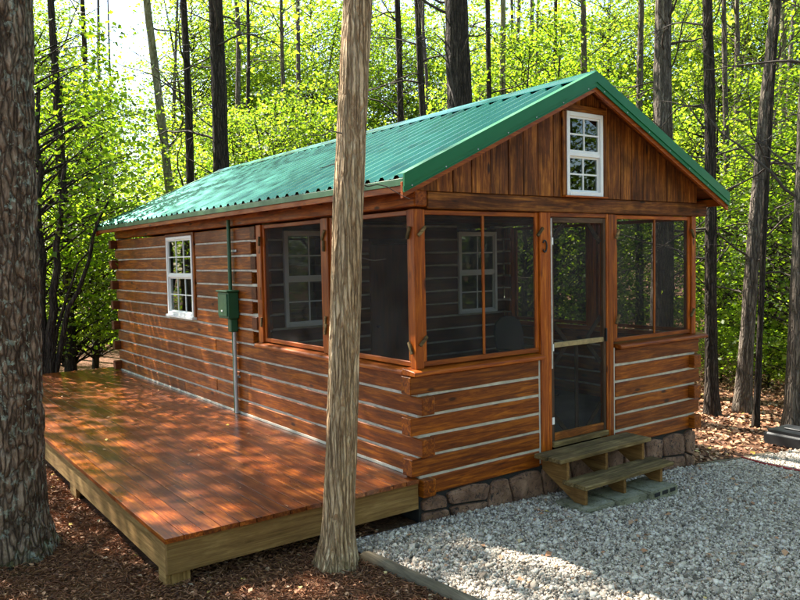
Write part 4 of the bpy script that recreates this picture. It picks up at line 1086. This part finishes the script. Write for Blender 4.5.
# tall trees outside the frame: they shade the clearing
OFF = [(-4.9, 9.2), (-5.0, 13.6), (-7.5, 7.0), (-10.5, 10.5), (-8.2, 15.5), (-4.6, 16.8), (-12.5, 4.8), (-7.8, 1.2), (-14, 15), (-11, 20.5), (-6.0, 21.5), (-9.5, -4.5), (-5.5, -11), (11, -4.5), (-12, -10), (3, -16), (10, -13), (-3, -17)]
for i, (x, y) in enumerate(OFF):
    tall_tree(0, 0, 0, 0, 'bark_grey', 'tall forest tree standing around the cabin clearing', 'trees around the clearing', i % 4, 6, xy=(x, y), rad=random.uniform(0.14, 0.24))

# understory trees and shrubs, bearings and distances chosen from the picture
REF = {67: 'slender dark trunk beyond the deck', 184: 'pale mossy leaning trunk', 227: 'stout dark trunk behind the low roof end', 404: 'thin branchy trunk by the slim cedar', 461: 'thickest dark trunk behind the ridge', 504: 'greenish mossy trunk', 583: 'thin grey trunk above the gable peak', 660: 'stout grey-brown trunk by the right roof slope', 713: 'dark trunk at the porch corner', 743: 'leaning brown trunk', 797: 'brown trunk behind the black slab'}
def near_ref(px, d):
    k = min(REF, key=lambda q: abs(q-px)); td = [t[2] for t in TT if t[0] == k][0]
    side = ('left of' if px < k-9 else 'right of' if px > k+9 else 'at')
    return (('far behind, ' if d > td+6 else 'close behind, ' if d > td+2 else '') + side, REF[k])
US = [  # px, distance, proto, scale
    (70, 18.5, 2, 1.0), (92, 19.5, 1, 0.95), (70, 17.2, 5, 0.9), (190, 24, 1, 0.95), (215, 22, 0, 1.0), (245, 21, 2, 0.95),
    (280, 19.5, 4, 0.85), (310, 22, 2, 1.0), (335, 20, 1, 0.95), (365, 25, 2, 1.0), (440, 25, 2, 1.0), (490, 23, 4, 1.0), (525, 20, 4, 0.95), (556, 22, 4, 1.05), (590, 24.5, 2, 1.1), (722, 24, 2, 1.0), (768, 19.5, 1, 0.85), (815, 17, 2, 0.9), (840, 20, 4, 1.0), (580, 28, 4, 1.2), (480, 30, 4, 1.2), (230, 28, 4, 1.0), (100, 27, 4, 0.9)]
for i, (px, d, p, s) in enumerate(US):
    x, y = bearing(px, d)
    lab = '%s leafy maple %s the %s' % ('tall' if p == 4 else 'mid-height' if p in (1, 2) else 'small', *near_ref(px, d))
    maple(x, y, p, s, random.uniform(0, 6.28), lab, lab.replace(' maple', ' maples'))
TALL = [(px, 42+(i*37) % 7) for i, px in enumerate((200, 232, 262, 290, 318, 345, 378, 405, 432, 465, 498, 525, 552, 580, 610, 640, 668, 700, 732, 764, 796, 70, 35))]
for i, (px, d) in enumerate(TALL):
    x, y = bearing(px, d); lab = 'high broadleaf tree %s the %s' % near_ref(px, d)
    maple(x, y, 6, random.uniform(1.15, 1.45), random.uniform(0, 6.28), lab, lab.replace('tree', 'trees'), 'broadleaf_tree')
SH = [(722, 17.5, 5, 0.34), (770, 17.0, 5, 0.36), (757, 19.5, 5, 0.4), (735, 21.5, 3, 0.45), (812, 16.5, 5, 0.4), (785, 21, 3, 0.5), (60, 21, 5, 0.5)]
for px, d, p, s in SH:
    x, y = bearing(px, d)
    lab = 'low leafy shrub on the forest floor right of the porch' if px > 400 else 'low leafy shrub behind the end of the deck'
    maple(x, y, p, s, random.uniform(0, 6.28), lab, 'shrubs right of the porch' if px > 400 else 'shrubs behind the deck', 'shrub', 'shrub')

for i, (x, y, p, sc) in enumerate(((-5, -13, 4, 1.1), (1, -13, 4, 1.0), (7, -11.5, 2, 1.1), (12.5, -7, 2, 1.1), (-10.5, -6, 2, 1.1), (2.5, -17, 4, 1.3), (8, -16, 4, 1.3), (-7, -17, 4, 1.3), (14, -11, 4, 1.3))):
    maple(x, y, p, sc, i*1.1, 'leafy maple on the far side of the clearing facing the porch', 'maples facing the porch across the clearing')
# multi-stemmed maple at the deck's far end: heavy dark stems seen below its leaves
mx, my = bearing(44, 15.0); ms = empty('forked_maple', (mx, my, gz(mx, my)-0.03)); tag(ms, 'forked dark maple stems spreading low behind the end of the deck', 'tree')
acc = Acc(); rv = np.array([rt.x, rt.y, 0])
for (lx, top, r0) in ((-0.25, 4.5, 0.12), (0.45, 4.2, 0.10), (1.15, 3.4, 0.065), (0.1, 5.5, 0.11), (0.8, 2.6, 0.05)):
    base = rv*rng.uniform(-0.1, 0.12); t = np.linspace(0, 1, 12)[:, None]
    P = base + rv*lx*t**1.3 + np.array([0, 0, top])*t + rng.normal(0, 0.03, (12, 3)); V, F = tube_np(P, np.linspace(r0, r0*0.3, 12), 9); acc.add(V, F)
link('trunk', acc.mesh('trunk'), MAT['bark_dark'], ms, wloc(ms))
g = np.random.default_rng(77); P, Nn, acc = spray_crown(6.8, 2.2, 1.75, 75, 44, 0.1, (lambda t: 0.6+0.5*math.sin(math.pi*t)), spread=0.34, gen=g)
link('crown', crown_mesh('crown', P, Nn, 0.105, g), MAT['leaf_deep'], ms, wloc(ms)); link('branches', acc.mesh('branches'), MAT['bark_dark'], ms, wloc(ms))

# --- the far wood as one mass
def far_wood():
    g = np.random.default_rng(9); P = []; Nn = []; acc = Acc()
    S = []; RD = []
    # rows of trees with lit gaps between them: (count, distance, spread, crown height, crown radius, sprays, leaf)
    for (cnt, dd, sp, hgt, rad, nsp, lf) in ((46, 31, 1.2, 6.8, 2.0, 30, 0.15), (68, 42, 1.5, 12.5, 2.6, 36, 0.20), (92, 56, 2.5, 23, 3.4, 48, 0.25), (50, 29, 1.5, 10, 2.8, 16, 0.30)):
        for t in range(cnt):
            back = dd == 29
            a = (0.95+(2*math.pi-1.9)*(t+g.random())/cnt) if back else (-0.82+1.64*(t+g.uniform(0.1, 0.9))/cnt)
            px = 9999 if back else 400+math.tan(a)*FPX
            d = dd+g.uniform(-sp, sp); top = hgt*g.uniform(0.75, 1.15)
            if 100 < px < 172: top = min(top, 5.0)
            elif 80 < px < 195: top = min(top, 12)
            tr = g.random(); lo = -1.2 if hgt < 12 else g.uniform(-1, 2.5)
            cx_, cy_ = CAM.x+d*math.sin(YAW+a), CAM.y+d*math.cos(YAW+a)
            for q_ in range(nsp):
                u = g.random(); z = lo+(top-lo)*u; rr = rad*(0.55+0.6*math.sin(math.pi*min(1, u*0.85+0.15)))*math.sqrt(g.random()); th = g.uniform(0, 6.283)
                n = int(g.uniform(22, 58)); c = np.array([cx_+rr*math.cos(th), cy_+rr*math.sin(th), z])
                q = g.normal(0, 1, (n, 3))*np.array([0.62, 0.62, 0.20])*(lf/0.18)**0.5
                P.append(c+q); Nn.append(np.array([0, 0, 1.0])+g.normal(0, 0.55, (n, 3))); S.append(np.full(n, lf)); RD.append(np.clip(tr*0.65+g.random(n)*0.35, 0, 1))
    for k in range(30):
        a = g.uniform(-0.8, 0.8); d = g.uniform(30, 55); c = np.array([CAM.x+d*math.sin(YAW+a), CAM.y+d*math.cos(YAW+a), -1.2]); h = g.uniform(19, 26)
        V, F = tube_np(np.stack([c, c+np.array([g.normal(0, .3), g.normal(0, .3), h/2]), c+np.array([g.normal(0, .5), g.normal(0, .5), h])]), np.array([0.13, 0.09, 0.02]), 6); acc.add(V, F)
    P = np.concatenate(P); Nn = np.concatenate(Nn)
    S = np.concatenate(S); RD = np.concatenate(RD); V, F, rd = leaf_cloud(P, Nn, S*g.uniform(0.6, 1.3, len(P)), g, 0.15, 0.46)
    o = link('distant_wood', np_mesh('distant_wood', V, F, np.repeat(RD, 4)), MAT['leaf']); tag(o, 'distant mass of sunlit spring foliage closing off the view', 'woodland', None, 'stuff')
    o2 = link('distant_trunks', acc.mesh('distant_trunks'), MAT['bark_grey']); tag(o2, 'distant thin trunks within the far woodland', 'woodland', None, 'stuff')
far_wood()
